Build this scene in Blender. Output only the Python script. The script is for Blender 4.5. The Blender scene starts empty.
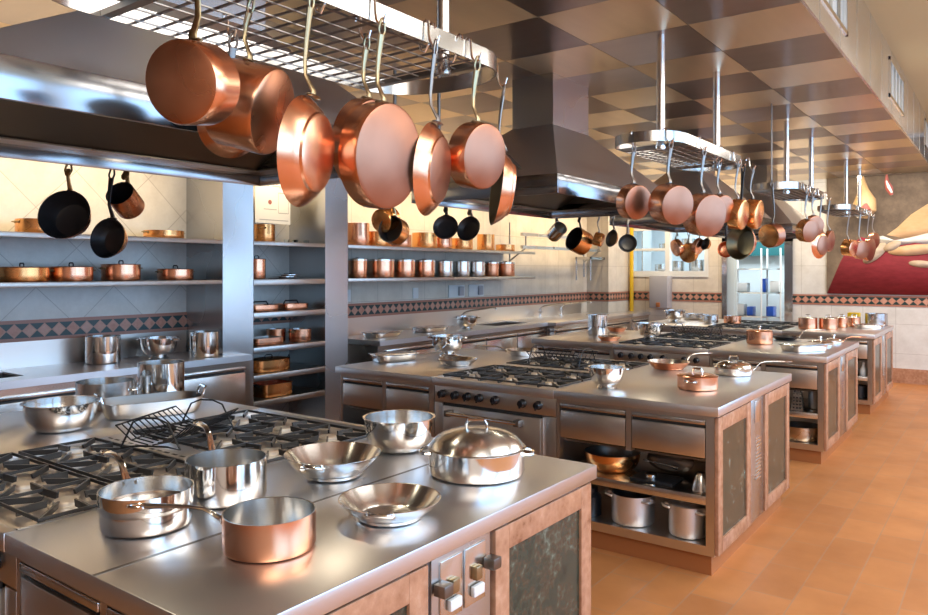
import bpy, bmesh, math, random
from mathutils import Vector, Matrix
random.seed(7)
PI = math.pi
SC = bpy.context.scene
COL = SC.collection

# ------------------------------------------------------------------ camera
cam_d = bpy.data.cameras.new('camera'); cam = bpy.data.objects.new('camera', cam_d); COL.objects.link(cam)
cam.location = (0, 0, 1.61); cam.rotation_euler = (PI/2, 0, 0.635)
cam_d.sensor_width = 36; cam_d.lens = 743.5/928*36; cam_d.shift_y = -(307.5-270.4)/928
cam_d.clip_start = 0.05
SC.camera = cam
# ------------------------------------------------------------------ world
W = bpy.data.worlds.new('world'); SC.world = W; W.use_nodes = True
bg = W.node_tree.nodes['Background']; bg.inputs[0].default_value = (0.50, 0.72, 1.0, 1); bg.inputs[1].default_value = 2.0
# ------------------------------------------------------------------ lights of the room
def area(name, loc, rot, sx, sy, energy, col, spread=None):
    l = bpy.data.lights.new(name, 'AREA'); l.shape = 'RECTANGLE'; l.size = sx; l.size_y = sy; l.energy = energy; l.color = col
    if spread: l.spread = spread
    o = bpy.data.objects.new(name, l); COL.objects.link(o); o.location = loc; o.rotation_euler = rot
    return o
WARM = (1.0, 0.84, 0.64); COOL = (0.50, 0.74, 1.0); NEUT = (1.0, 0.93, 0.84)
# daylight coming in through the tall windows of the right-hand wall
for wy in (0.2, 3.4, 6.6, 9.8):
    area('daylight_window', (3.13, wy, 2.2), (0, PI/2, 0), 2.6, 2.8, 46, (0.25, 0.56, 1.0))
# added fill lights, not real fittings, above the tall aisle on the right
for wy in (-0.6, 3.2, 7.0, 10.6):
    area('aisle_fill_light', (1.2, wy, 3.5), (0, 0, 0), 2.0, 2.6, 70, (1.0, 0.93, 0.85))
# strip lights over the wall shelves
for y, L in ((2.2, 2.8), (4.53, 0.8), (6.9, 3.0), (9.9, 2.4)):
    area('shelf_strip_light', (-5.20, y, 2.90), (0, math.radians(32), 0), 0.14, L, 5.5*L, (1.0, 0.76, 0.45), math.radians(95))
area('back_wall_light', (-4.0, 11.4, 2.9), (math.radians(25), 0, 0), 2.6, 0.15, 30, (1.0, 0.82, 0.58))
area('mural_light', (-1.6, 11.3, 2.9), (math.radians(30), 0, 0), 1.2, 0.15, 20, (1.0, 0.86, 0.66))
# ------------------------------------------------------------------ exposure
SC.view_settings.view_transform = 'Standard'; SC.view_settings.look = 'None'
SC.view_settings.gamma = 1; SC.view_settings.use_curve_mapping = False
SC.view_settings.exposure = 0.55
try:
    SC.cycles.use_denoising = True
    SC.cycles.max_bounces = 8; SC.cycles.glossy_bounces = 5; SC.cycles.diffuse_bounces = 4
    SC.cycles.caustics_reflective = False; SC.cycles.sample_clamp_indirect = 4
except Exception: pass

# ================================================================== materials
def mat(name):
    m = bpy.data.materials.new(name); m.use_nodes = True
    nt = m.node_tree; b = nt.nodes['Principled BSDF']
    return m, nt, b
def lk(nt, a, b): nt.links.new(a, b)
def node(nt, t, **kw):
    n = nt.nodes.new(t)
    for k, v in kw.items():
        if k.startswith('i_'):
            key = k[2:]; key = int(key) if key.isdigit() else key
            n.inputs[key].default_value = v
        else: setattr(n, k, v)
    return n
def ramp(nt, stops):
    r = nt.nodes.new('ShaderNodeValToRGB'); el = r.color_ramp.elements
    el[0].position, el[0].color = stops[0][0], (*stops[0][1], 1)
    el[1].position, el[1].color = stops[-1][0], (*stops[-1][1], 1)
    for p, c in stops[1:-1]:
        e = el.new(p); e.color = (*c, 1)
    return r
def coords(nt, scale=(1,1,1), kind='Object', rot=(0,0,0)):
    tc = nt.nodes.new('ShaderNodeTexCoord'); mp = nt.nodes.new('ShaderNodeMapping')
    mp.inputs['Scale'].default_value = scale; mp.inputs['Rotation'].default_value = rot
    lk(nt, tc.outputs[kind], mp.inputs[0]); return mp.outputs[0]
def noise(nt, vec, scale, detail=3, rough=0.5):
    n = node(nt, 'ShaderNodeTexNoise', i_Scale=scale, i_Detail=detail, i_Roughness=rough); lk(nt, vec, n.inputs['Vector']); return n.outputs[0]
def rng(nt, v, a, b, c=0.0, d=1.0):
    m = node(nt, 'ShaderNodeMapRange'); m.inputs[1].default_value = c; m.inputs[2].default_value = d
    m.inputs[3].default_value = a; m.inputs[4].default_value = b; lk(nt, v, m.inputs[0]); return m.outputs[0]
def bump(nt, b, v, strength, dist=0.01):
    bm = node(nt, 'ShaderNodeBump', i_Strength=strength, i_Distance=dist); lk(nt, v, bm.inputs['Height']); lk(nt, bm.outputs[0], b.inputs['Normal'])

def metal(name, c1, c2, r1, r2, nscale=3, stretch=(1,1,1), bmp=0.0, bscale=None, kind='Object'):
    m, nt, b = mat(name)
    b.inputs['Metallic'].default_value = 1
    v = coords(nt, stretch, kind); n = noise(nt, v, nscale, 2, 0.4)
    r = ramp(nt, [(0.2, c1), (0.8, c2)]); lk(nt, n, r.inputs[0]); lk(nt, r.outputs[0], b.inputs['Base Color'])
    lk(nt, rng(nt, n, r1, r2, 0.2, 0.8), b.inputs['Roughness'])
    if bmp:
        v2 = coords(nt, bscale or stretch, kind); n2 = noise(nt, v2, 40, 2, 0.5); bump(nt, b, n2, bmp, 0.002)
    return m
def plain(name, col, rough=0.5, metallic=0.0, spec=None, emit=None, es=1.0):
    m, nt, b = mat(name); b.inputs['Base Color'].default_value = (*col, 1); b.inputs['Roughness'].default_value = rough
    b.inputs['Metallic'].default_value = metallic
    v = coords(nt); n = noise(nt, v, 14, 3); lk(nt, rng(nt, n, max(0.02, rough-0.06), min(1, rough+0.06)), b.inputs['Roughness'])
    if emit: b.inputs['Emission Color'].default_value = (*emit, 1); b.inputs['Emission Strength'].default_value = es
    return m
M = {}
M['steel'] = metal('brushed_steel', (0.50,0.50,0.50), (0.54,0.54,0.54), 0.25, 0.29, 1.5)
M['steel_h'] = metal('brushed_steel_level', (0.66,0.61,0.56), (0.70,0.65,0.60), 0.29, 0.33, 1.0)
M['steel_c'] = metal('counter_front_steel', (0.54,0.47,0.42), (0.58,0.51,0.46), 0.20, 0.24, 1.0)
M['top'] = metal('worktop_steel', (0.72,0.71,0.71), (0.77,0.76,0.76), 0.32, 0.37, 1.6)
M['dsteel'] = metal('dull_dark_steel', (0.20,0.18,0.16), (0.27,0.24,0.21), 0.35, 0.5, 2)
M['polish'] = metal('polished_steel', (0.80,0.79,0.77), (0.84,0.83,0.81), 0.09, 0.12, 3)
M['satin'] = metal('satin_steel', (0.68,0.66,0.63), (0.72,0.70,0.67), 0.22, 0.26, 3)
for nm, c1, c2, r1 in (('spun', (0.66,0.65,0.63), (0.70,0.69,0.67), .24),):
    M[nm] = metal('spun_steel', c1, c2, r1-.04, r1+.03, 3); nt = M[nm].node_tree; b = nt.nodes['Principled BSDF']
    tg = nt.nodes.new('ShaderNodeTangent'); tg.direction_type = 'RADIAL'; tg.axis = 'Z'; lk(nt, tg.outputs[0], b.inputs['Tangent']); b.inputs['Anisotropic'].default_value = 0.8; b.inputs['Anisotropic Rotation'].default_value = 0.25
M['polish_band'] = metal('rack_band_steel', (0.50,0.49,0.47), (0.56,0.55,0.53), 0.14, 0.24, 2)
M['shelfsteel'] = metal('shelf_steel', (0.46,0.43,0.40), (0.52,0.49,0.46), 0.30, 0.36, 2)
M['olive_steel'] = metal('aged_yellowish_steel', (0.55,0.47,0.33), (0.66,0.50,0.36), 0.2, 0.3, 3)
M['fascia'] = metal('fascia_steel', (0.76,0.76,0.75), (0.82,0.82,0.81), 0.18, 0.24, 2)
M['alu'] = metal('worn_aluminium', (0.76,0.73,0.70), (0.82,0.79,0.76), 0.40, 0.48, 4)
M['copper'] = metal('polished_copper', (0.80,0.38,0.22), (0.88,0.46,0.29), 0.20, 0.27, 5)
M['copper_old'] = metal('tarnished_copper', (0.55,0.22,0.11), (0.80,0.38,0.22), 0.22, 0.36, 9)
M['copper_pink'] = metal('scrubbed_copper', (0.33,0.142,0.084), (0.42,0.195,0.122), 0.30, 0.42, 9)
M['copper_orange'] = metal('warm_copper', (0.85,0.38,0.12), (0.93,0.48,0.20), 0.20, 0.30, 5)
M['tin'] = metal('tinned_lining', (0.42,0.41,0.38), (0.58,0.56,0.53), 0.25, 0.38, 6)
M['black_iron'] = plain('seasoned_black_iron', (0.018,0.018,0.020), 0.38)
M['olive'] = metal('dark_worn_lining', (0.10,0.09,0.06), (0.20,0.18,0.12), 0.3, 0.45, 6)
M['brass'] = metal('old_bronze_handle', (0.30,0.23,0.13), (0.46,0.37,0.22), 0.25, 0.4, 12)
M['iron'] = metal('grey_iron_handle', (0.22,0.20,0.18), (0.34,0.31,0.28), 0.3, 0.45, 12)
M['grate'] = plain('cast_iron_grate', (0.05,0.046,0.043), 0.30)
M['wire'] = plain('black_wire', (0.015,0.015,0.016), 0.35)
M['knob'] = plain('black_plastic', (0.010,0.011,0.014), 0.3)
M['dark'] = plain('shadowed_cavity_steel', (0.03,0.028,0.027), 0.5)  # near-black tone paints in the shade of recesses, gaps and slots
M['burner'] = metal('burner_cap_steel', (0.75,0.70,0.62), (0.86,0.82,0.75), 0.35, 0.5, 8)
M['tray'] = metal('burner_tray_steel', (0.70,0.65,0.60), (0.80,0.75,0.70), 0.38, 0.46, 4)
M['plinth'] = plain('plinth_floor_reflection', (0.40,0.14,0.045), 0.35)  # steel plinth with the floor's terracotta reflection put into its colour
M['white'] = plain('white_plastic', (0.80,0.80,0.78), 0.4)
M['yellow'] = plain('yellow_pipe_paint', (0.85,0.52,0.01), 0.4)
M['paper'] = plain('white_paper', (0.86,0.84,0.78), 0.6)
M['ink'] = plain('print_red_brown', (0.35,0.12,0.10), 0.7)
M['inkgrey'] = plain('print_grey', (0.35,0.34,0.33), 0.7)
M['cream_paint'] = plain('cream_painted_metal', (0.60,0.54,0.45), 0.5)
M['grey_plastic'] = plain('grey_plastic', (0.44,0.42,0.44), 0.35)
M['blue_glass'] = plain('blue_plastic', (0.02,0.10,0.55), 0.3)
M['pink_plastic'] = plain('red_plastic', (0.70,0.03,0.12), 0.4)
M['green_dark'] = plain('dark_teal_tile', (0.01,0.10,0.11), 0.35)
M['pale_room'] = plain('pale_blue_white_paint', (0.62,0.72,0.76), 0.5)
M['ham_fat'] = plain('cured_ham_fat', (0.42,0.26,0.12), 0.45)
M['ham_meat'] = plain('cured_ham_meat', (0.30,0.07,0.06), 0.5)
M['lamp'] = plain('lit_lamp_glass', (0.9,0.85,0.7), 0.3, emit=(1.0,0.86,0.62), es=6)
M['ceil_cream'] = plain('cream_ceiling_paint', (0.68,0.55,0.28), 0.75)
m, nt, b = mat('clear_glass'); b.inputs['Transmission Weight'].default_value = 1; b.inputs['Roughness'].default_value = 0.03; b.inputs['IOR'].default_value = 1.2
b.inputs['Base Color'].default_value = (0.9,0.96,1,1); v = coords(nt); lk(nt, rng(nt, noise(nt, v, 3), 0.02, 0.05), b.inputs['Roughness']); M['glass'] = m

def granite(name, stops, scale, rough=0.25):
    m, nt, b = mat(name); v = coords(nt)
    n1 = noise(nt, v, scale, 8, 0.75); vo = node(nt, 'ShaderNodeTexVoronoi', i_Scale=scale*4); lk(nt, v, vo.inputs['Vector'])
    mx = node(nt, 'ShaderNodeMath', operation='MULTIPLY_ADD'); lk(nt, vo.outputs[0], mx.inputs[0]); mx.inputs[1].default_value = 0.25
    lk(nt, n1, mx.inputs[2]); r = ramp(nt, stops); lk(nt, mx.outputs[0], r.inputs[0]); lk(nt, r.outputs[0], b.inputs['Base Color'])
    b.inputs['Roughness'].default_value = rough; return m
M['pink_granite'] = granite('pink_marble', [(0.38,(0.22,0.085,0.042)), (0.50,(0.38,0.18,0.10)), (0.70,(0.48,0.245,0.145)), (0.88,(0.58,0.34,0.22))], 8)
M['green_granite'] = granite('green_granite', [(0.42,(0.006,0.013,0.009)), (0.58,(0.028,0.046,0.032)), (0.67,(0.060,0.040,0.022)), (0.76,(0.07,0.09,0.065)), (0.92,(0.26,0.31,0.25))], 10, 0.2)

# floor: terracotta tiles
m, nt, b = mat('terracotta_floor'); v = coords(nt, (1,1,1), 'Object', (0,0,PI/2))
br = node(nt, 'ShaderNodeTexBrick', offset=0.5); lk(nt, v, br.inputs['Vector'])
br.inputs['Scale'].default_value = 1; br.inputs['Mortar Size'].default_value = 0.004; br.inputs['Mortar Smooth'].default_value = 0.4
br.inputs['Brick Width'].default_value = 0.43; br.inputs['Row Height'].default_value = 0.215; br.inputs['Bias'].default_value = 0
br.inputs['Color1'].default_value = (0.46,0.180,0.058,1); br.inputs['Color2'].default_value = (0.55,0.222,0.073,1); br.inputs['Mortar'].default_value = (0.42,0.22,0.12,1)
n = noise(nt, coords(nt), 2.3, 5, 0.6); mx = node(nt, 'ShaderNodeMix', data_type='RGBA', blend_type='MULTIPLY'); mx.inputs[0].default_value = 1
r = ramp(nt, [(0.3,(0.86,0.80,0.74)), (0.7,(1.1,1.08,1.05))]); lk(nt, n, r.inputs[0]); lk(nt, br.outputs[0], mx.inputs[6]); lk(nt, r.outputs[0], mx.inputs[7])
lk(nt, mx.outputs[2], b.inputs['Base Color']); lk(nt, rng(nt, noise(nt, coords(nt), 6, 4), 0.36, 0.52), b.inputs['Roughness'])
bump(nt, b, br.outputs['Fac'], -0.15, 0.002); M['floor'] = m

# walls: cream stone tile with faint joints
def wall_mat(name, c1, c2, rough=0.45, diag=False):
    m, nt, b = mat(name)
    g = nt.nodes.new('ShaderNodeNewGeometry'); sx = nt.nodes.new('ShaderNodeSeparateXYZ'); lk(nt, g.outputs['Position'], sx.inputs[0])
    ad = node(nt, 'ShaderNodeMath', operation='ADD'); lk(nt, sx.outputs[0], ad.inputs[0]); lk(nt, sx.outputs[1], ad.inputs[1])
    cb = nt.nodes.new('ShaderNodeCombineXYZ'); lk(nt, ad.outputs[0], cb.inputs[0]); lk(nt, sx.outputs[2], cb.inputs[1])
    mp = nt.nodes.new('ShaderNodeMapping'); lk(nt, cb.outputs[0], mp.inputs[0])
    if diag: mp.inputs['Rotation'].default_value = (0,0,PI/4)
    br = node(nt, 'ShaderNodeTexBrick', offset=0.0); lk(nt, mp.outputs[0], br.inputs['Vector'])
    br.inputs['Scale'].default_value = 1; br.inputs['Mortar Size'].default_value = 0.003; br.inputs['Brick Width'].default_value = 0.42; br.inputs['Row Height'].default_value = 0.42
    br.inputs['Color1'].default_value = (*c1,1); br.inputs['Color2'].default_value = (*c2,1); br.inputs['Mortar'].default_value = (c1[0]*.72,c1[1]*.70,c1[2]*.68,1)
    n = noise(nt, g.outputs['Position'], 3.5, 7, 0.7); r = ramp(nt, [(0.3,(0.86,0.84,0.82)), (0.65,(1.06,1.06,1.06))]); lk(nt, n, r.inputs[0])
    mx = node(nt, 'ShaderNodeMix', data_type='RGBA', blend_type='MULTIPLY'); mx.inputs[0].default_value = 1
    lk(nt, br.outputs[0], mx.inputs[6]); lk(nt, r.outputs[0], mx.inputs[7]); lk(nt, mx.outputs[2], b.inputs['Base Color']); b.inputs['Roughness'].default_value = rough
    return m
M['wall'] = wall_mat('cream_stone_tile', (0.74,0.66,0.55), (0.78,0.70,0.60))
M['wall_diag'] = wall_mat('cream_marble_diagonal', (0.72,0.68,0.62), (0.76,0.72,0.66), 0.25, True)
M['front_wood'] = plain('brown_timber_panel', (0.46,0.34,0.25), 0.6)
M['wall_pale'] = wall_mat('pale_stone_tile', (0.72,0.70,0.66), (0.75,0.73,0.69))
# decorative band: pink diamonds on dark green
def band_mat():
    m, nt, b = mat('diamond_band_tile')
    g = nt.nodes.new('ShaderNodeNewGeometry'); sx = nt.nodes.new('ShaderNodeSeparateXYZ'); lk(nt, g.outputs['Position'], sx.inputs[0])
    def mth(op, a, bb=None, c=None):
        n = nt.nodes.new('ShaderNodeMath'); n.operation = op
        for i, x in enumerate((a, bb, c)):
            if x is None: continue
            if isinstance(x, (int, float)): n.inputs[i].default_value = x
            else: lk(nt, x, n.inputs[i])
        return n.outputs[0]
    s = mth('ADD', sx.outputs[0], sx.outputs[1]); s = mth('DIVIDE', s, 0.105)
    p = mth('ABSOLUTE', mth('SUBTRACT', mth('FRACT', s), 0.5))            # 0 centre .. .5
    q = mth('ABSOLUTE', mth('DIVIDE', mth('SUBTRACT', sx.outputs[2], 1.168), 0.052))
    d = mth('ADD', mth('MULTIPLY', p, 2.0), q)                             # diamond distance
    isd = mth('LESS_THAN', d, 0.80); isline = mth('LESS_THAN', d, 1.02); edge = mth('GREATER_THAN', q, 1.0)
    n = noise(nt, g.outputs['Position'], 25, 4, 0.7)
    r1 = ramp(nt, [(0.3,(0.44,0.15,0.09)), (0.7,(0.64,0.30,0.20))]); lk(nt, n, r1.inputs[0])
    vn = nt.nodes.new('ShaderNodeTexWhiteNoise'); vn.noise_dimensions = '1D'; lk(nt, mth('FLOOR', s), vn.inputs['W'])
    def mix(f, a, bb):
        mx = node(nt, 'ShaderNodeMix', data_type='RGBA'); lk(nt, f, mx.inputs[0])
        for i, x in ((6, a), (7, bb)):
            if isinstance(x, tuple): mx.inputs[i].default_value = (*x, 1)
            else: lk(nt, x, mx.inputs[i])
        return mx.outputs[2]
    dia = mix(mth('MULTIPLY', vn.outputs['Value'], 0.55), r1.outputs[0], (0.66,0.42,0.32))
    c = mix(isline, (0.014,0.042,0.042), (0.52,0.26,0.18)); c = mix(isd, c, dia); c = mix(edge, c, (0.42,0.18,0.12))
    lk(nt, c, b.inputs['Base Color']); b.inputs['Roughness'].default_value = 0.35
    return m
M['band'] = band_mat()
# ceiling: square steel panels brushed both ways, their differing sheen put into base colour
def ceil_mat(name, rot, c):
    m, nt, b = mat(name); b.inputs['Metallic'].default_value = 1; b.inputs['Roughness'].default_value = 0.31
    b.inputs['Anisotropic'].default_value = 0.85; b.inputs['Anisotropic Rotation'].default_value = rot
    tg = nt.nodes.new('ShaderNodeTangent'); tg.direction_type = 'UV_MAP'; tg.uv_map = 'uv'; lk(nt, tg.outputs[0], b.inputs['Tangent'])
    v = coords(nt, (1,8,1) if rot else (8,1,1)); n = noise(nt, v, 1.5, 3); r = ramp(nt, [(0.3, tuple(x*.93 for x in c)), (0.7, c)]); lk(nt, n, r.inputs[0]); lk(nt, r.outputs[0], b.inputs['Base Color'])
    n2 = noise(nt, coords(nt), 1.1, 2); bump(nt, b, n2, 0.12, 0.05)
    return m
M['ceil_a'] = ceil_mat('ceiling_sheen_along', 0.0, (0.76,0.58,0.37)); M['ceil_b'] = ceil_mat('ceiling_sheen_across', 0.25, (0.46,0.385,0.35))
# mural ground
m, nt, b = mat('mural_brown_ground'); n = noise(nt, coords(nt), 1.8, 8, 0.7)
r = ramp(nt, [(0.3,(0.06,0.040,0.028)), (0.5,(0.15,0.105,0.07)), (0.72,(0.28,0.20,0.13))]); lk(nt, n, r.inputs[0]); lk(nt, r.outputs[0], b.inputs['Base Color']); b.inputs['Roughness'].default_value = 0.7; M['mural'] = m
def paint(name, c1, c2, s=6):
    m, nt, b = mat(name); n = noise(nt, coords(nt, (1,1,3)), s, 5, 0.6); r = ramp(nt, [(0.3, c1), (0.7, c2)]); lk(nt, n, r.inputs[0]); lk(nt, r.outputs[0], b.inputs['Base Color']); b.inputs['Roughness'].default_value = 0.65; return m
M['p_red'] = paint('mural_crimson', (0.22,0.015,0.03), (0.33,0.03,0.055)); M['p_peach'] = paint('mural_peach', (0.62,0.38,0.20), (0.72,0.48,0.28))
M['p_white'] = paint('mural_white', (0.62,0.60,0.56), (0.78,0.75,0.70)); M['p_tan'] = paint('mural_tan', (0.42,0.30,0.20), (0.62,0.48,0.34))

# ================================================================== geometry helpers
class MB:
    def __init__(s): s.bm = bmesh.new(); s.mi = 0; s.T = Matrix()
    def _v(s, p): return s.bm.verts.new(s.T @ Vector(p))
    def _f(s, vs, mi=None):
        try: f = s.bm.faces.new(vs)
        except ValueError: return None
        f.material_index = s.mi if mi is None else mi; f.smooth = True; return f
    def box(s, x0, x1, y0, y1, z0, z1, bev=0.0):
        if bev:
            b2 = bmesh.new(); vs = [b2.verts.new((x, y, z)) for x in (x0,x1) for y in (y0,y1) for z in (z0,z1)]
            for q in ((0,1,3,2),(4,6,7,5),(0,4,5,1),(2,3,7,6),(0,2,6,4),(1,5,7,3)): b2.faces.new([vs[i] for i in q])
            bmesh.ops.bevel(b2, geom=b2.edges[:]+b2.verts[:], offset=bev, segments=2, affect='EDGES', profile=0.5)
            mp = {v: s._v(v.co) for v in b2.verts}
            for f in b2.faces: s._f([mp[v] for v in f.verts])
            b2.free(); return s
        vs = [s._v((x, y, z)) for x in (x0,x1) for y in (y0,y1) for z in (z0,z1)]
        for q in ((0,1,3,2),(4,6,7,5),(0,4,5,1),(2,3,7,6),(0,2,6,4),(1,5,7,3)): s._f([vs[i] for i in q])
        return s
    def hull8(s, bot, top):   # two quads (lists of 4 points) joined
        a = [s._v(p) for p in bot]; b = [s._v(p) for p in top]
        s._f(a[::-1]); s._f(b)
        for i in range(4): s._f([a[i], a[(i+1)%4], b[(i+1)%4], b[i]])
        return s
    def lathe(s, prof, n=40, sx=1, sy=1, mats=None, power=None):
        rings = []
        for r, z in prof:
            if r < 1e-6: rings.append([s._v((0,0,z))]); continue
            ring = []
            for i in range(n):
                a = 2*PI*i/n; c, d = math.cos(a), math.sin(a)
                if power:   # superellipse plan for rounded-rectangle pans
                    k = (abs(c)**power+abs(d)**power)**(-1/power); c, d = c*k, d*k
                ring.append(s._v((r*c*sx if not power else c*(sx-(1-r)), r*d*sy if not power else d*(sy-(1-r)), z)))
            rings.append(ring)
        for j in range(len(rings)-1):
            A, B = rings[j], rings[j+1]; mi = mats[j] if mats else s.mi
            if len(A) == 1 and len(B) == 1: continue
            for i in range(n):
                k = (i+1) % n
                if len(A) == 1: s._f([A[0], B[k], B[i]], mi)
                elif len(B) == 1: s._f([A[i], A[k], B[0]], mi)
                else: s._f([A[i], A[k], B[k], B[i]], mi)
        return s
    def tube(s, pts, r, n=8, flat=1.0, up=(0,1,0), closed=False):
        pts = [Vector(p) for p in pts]; N = len(pts); rings = []
        rr = r if isinstance(r, (list, tuple)) else [r]*N
        for i, p in enumerate(pts):
            if closed: t = pts[(i+1)%N]-pts[i-1]
            else: t = pts[min(i+1, N-1)]-pts[max(i-1, 0)]
            t.normalize(); u = Vector(up)
            if abs(u.dot(t)) > 0.95: u = Vector((0,0,1)) if abs(t.z) < 0.9 else Vector((1,0,0))
            a = (u - t*u.dot(t)).normalized(); b = t.cross(a)
            w = rr[i]
            rings.append([s._v(p + a*(w*math.cos(2*PI*k/n)) + b*(w*flat*math.sin(2*PI*k/n))) for k in range(n)])
        M_ = N if closed else N-1
        for i in range(M_):
            A, B = rings[i], rings[(i+1)%N]
            for k in range(n): s._f([A[k], A[(k+1)%n], B[(k+1)%n], B[k]])
        if not closed: s._f(rings[0][::-1]); s._f(rings[-1])
        return s
    def cyl(s, p0, p1, r, n=16): return s.tube([p0, p1], r, n)
    def sphere(s, c, r, n=10, sz=1.0):
        T0 = s.T; s.T = T0 @ Matrix.Translation(c)
        s.lathe([(r*math.sin(PI*i/n), -r*sz*math.cos(PI*i/n)) for i in range(n+1)], 2*n); s.T = T0; return s
    def prism(s, pts, d0, d1, axis='y'):
        def P(a, b, d): return {'y': (a, d, b), 'x': (d, a, b), 'z': (a, b, d)}[axis]
        A = [s._v(P(a, b, d0)) for a, b in pts]; B = [s._v(P(a, b, d1)) for a, b in pts]
        s._f(A[::-1]); s._f(B); n = len(pts)
        for i in range(n): s._f([A[i], A[(i+1)%n], B[(i+1)%n], B[i]])
        return s
    def build(s, name, mats, parent=None, sharp=35, flat=False):
        bmesh.ops.recalc_face_normals(s.bm, faces=s.bm.faces[:])
        me = bpy.data.meshes.new(name); s.bm.to_mesh(me); s.bm.free()
        for m_ in (mats if isinstance(mats, (list, tuple)) else [mats]): me.materials.append(M[m_] if isinstance(m_, str) else m_)
        if not flat: me.set_sharp_from_angle(angle=math.radians(sharp))
        o = bpy.data.objects.new(name, me); COL.objects.link(o)
        if parent: o.parent = parent
        return o
def tag(o, label, cat, group=None, kind=None):
    o['label'] = label; o['category'] = cat
    if group: o['group'] = group
    if kind: o['kind'] = kind
    return o
def thing(name, label, cat, loc=(0,0,0), rz=0.0, group=None):
    o = bpy.data.objects.new(name, None); o.empty_display_size = 0.05; COL.objects.link(o)
    o.location = loc; o.rotation_euler = (0,0,rz); return tag(o, label, cat, group)
def struct(name, mb, mats, **k):
    o = mb.build(name, mats, **k); o['kind'] = 'structure'; return o
def copy_tree(o, parent=None):
    c = o.copy(); COL.objects.link(c)
    if parent: c.parent = parent
    for ch in list(o.children): copy_tree(ch, c)
    return c

# ================================================================== the room
struct('floor', MB().box(-6.3, 3.3, -3.1, 14.6, -0.1, 0), 'floor')
XW = -5.82
struct('wall_left', MB().box(XW-0.2, XW, 5.3, 12.5, 0, 3.0), 'wall')
struct('wall_left_marble', MB().box(XW-0.2, XW, -3.0, 5.3, 0, 3.0), 'wall_diag')
# pier in the far left corner
struct('wall_pier', MB().box(XW, -5.42, 11.42, 12.3, 0, 3.0), 'wall')
# back wall with window and door openings
w = MB(); YB = 12.26
w.box(XW, -5.44, YB, YB+.2, 0, 3.6); w.box(-5.44, -4.03, YB, YB+.2, 0, 1.50); w.box(-5.44, -4.03, YB, YB+.2, 2.36, 3.6)
w.box(-4.03, -3.76, YB, YB+.2, 0, 3.6); w.box(-3.76, -2.80, YB, YB+.2, 2.12, 3.6)
struct('wall_back', w, 'wall')
struct('wall_back_pale', MB().box(-2.80, 3.3, YB, YB+.2, 0, 3.6), 'wall_pale')
# right wall with four daylight windows
w = MB(); w.box(3.2, 3.3, -3, 12.3, 0, 0.9); w.box(3.2, 3.3, -3, 12.3, 3.5, 3.6)
ys = [-3.0]
for wy in (0.2, 3.4, 6.6, 9.8): ys += [wy-1.42, wy+1.42]
ys.append(12.3)
for i in range(0, len(ys), 2): w.box(3.2, 3.3, ys[i], ys[i+1], 0.9, 3.5)
struct('wall_right', w, 'wall')
w = MB(); w.box(-6.3, 3.3, -3.1, -3.0, 0, 3.6)
struct('wall_front', w, 'front_wood')
i = 0
for wy in (0.2, 3.4, 6.6, 9.8):
    i += 1; f = MB()
    for a, b2 in ((wy-1.42, wy-1.36), (wy-.03, wy+.03), (wy+1.36, wy+1.42)): f.box(3.20, 3.27, a, b2, 0.9, 3.5)
    f.box(3.20, 3.27, wy-1.36, wy+1.36, .9, .96); f.box(3.20, 3.27, wy-1.36, wy+1.36, 3.44, 3.5)
    struct('window_%d' % i, f, 'white')
# ceilings
CZ = 2.99; T0 = 0.6125
bm = bmesh.new(); uv = bm.loops.layers.uv.new('uv')
xs = [-0.855] + [-1.465-T0*k for k in range(8)]; yy = [4.11+T0*k for k in range(-12, 14)]; yy[-1] = YB
for i in range(len(xs)-1):
    for j in range(len(yy)-1):
        g = 0.0015; a, b2, c, d = xs[i+1]+g, xs[i]-g, yy[j]+g, yy[j+1]-g
        if b2 <= a or d <= c: continue
        vs = [bm.verts.new(p) for p in ((a,c,CZ),(b2,c,CZ),(b2,d,CZ),(a,d,CZ))]
        f = bm.faces.new(vs[::-1]); f.material_index = (i+j) % 2
        for lp in f.loops: lp[uv].uv = (lp.vert.co.x, lp.vert.co.y)
ext = bmesh.ops.extrude_face_region(bm, geom=bm.faces[:])
bmesh.ops.translate(bm, verts=[e for e in ext['geom'] if isinstance(e, bmesh.types.BMVert)], vec=(0,0,0.02))
me = bpy.data.meshes.new('ceiling'); bm.to_mesh(me); bm.free(); me.materials.append(M['ceil_a']); me.materials.append(M['ceil_b'])
o = bpy.data.objects.new('ceiling', me); COL.objects.link(o); o['kind'] = 'structure'
struct('ceiling_backing', MB().box(-6.0, -0.9, -3.1, 12.3, CZ+.021, CZ+.05), 'dark')
struct('ceiling_aisle', MB().box(-0.9, 3.3, -3.1, 12.3, 3.545, 3.65), 'ceil_cream')
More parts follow.
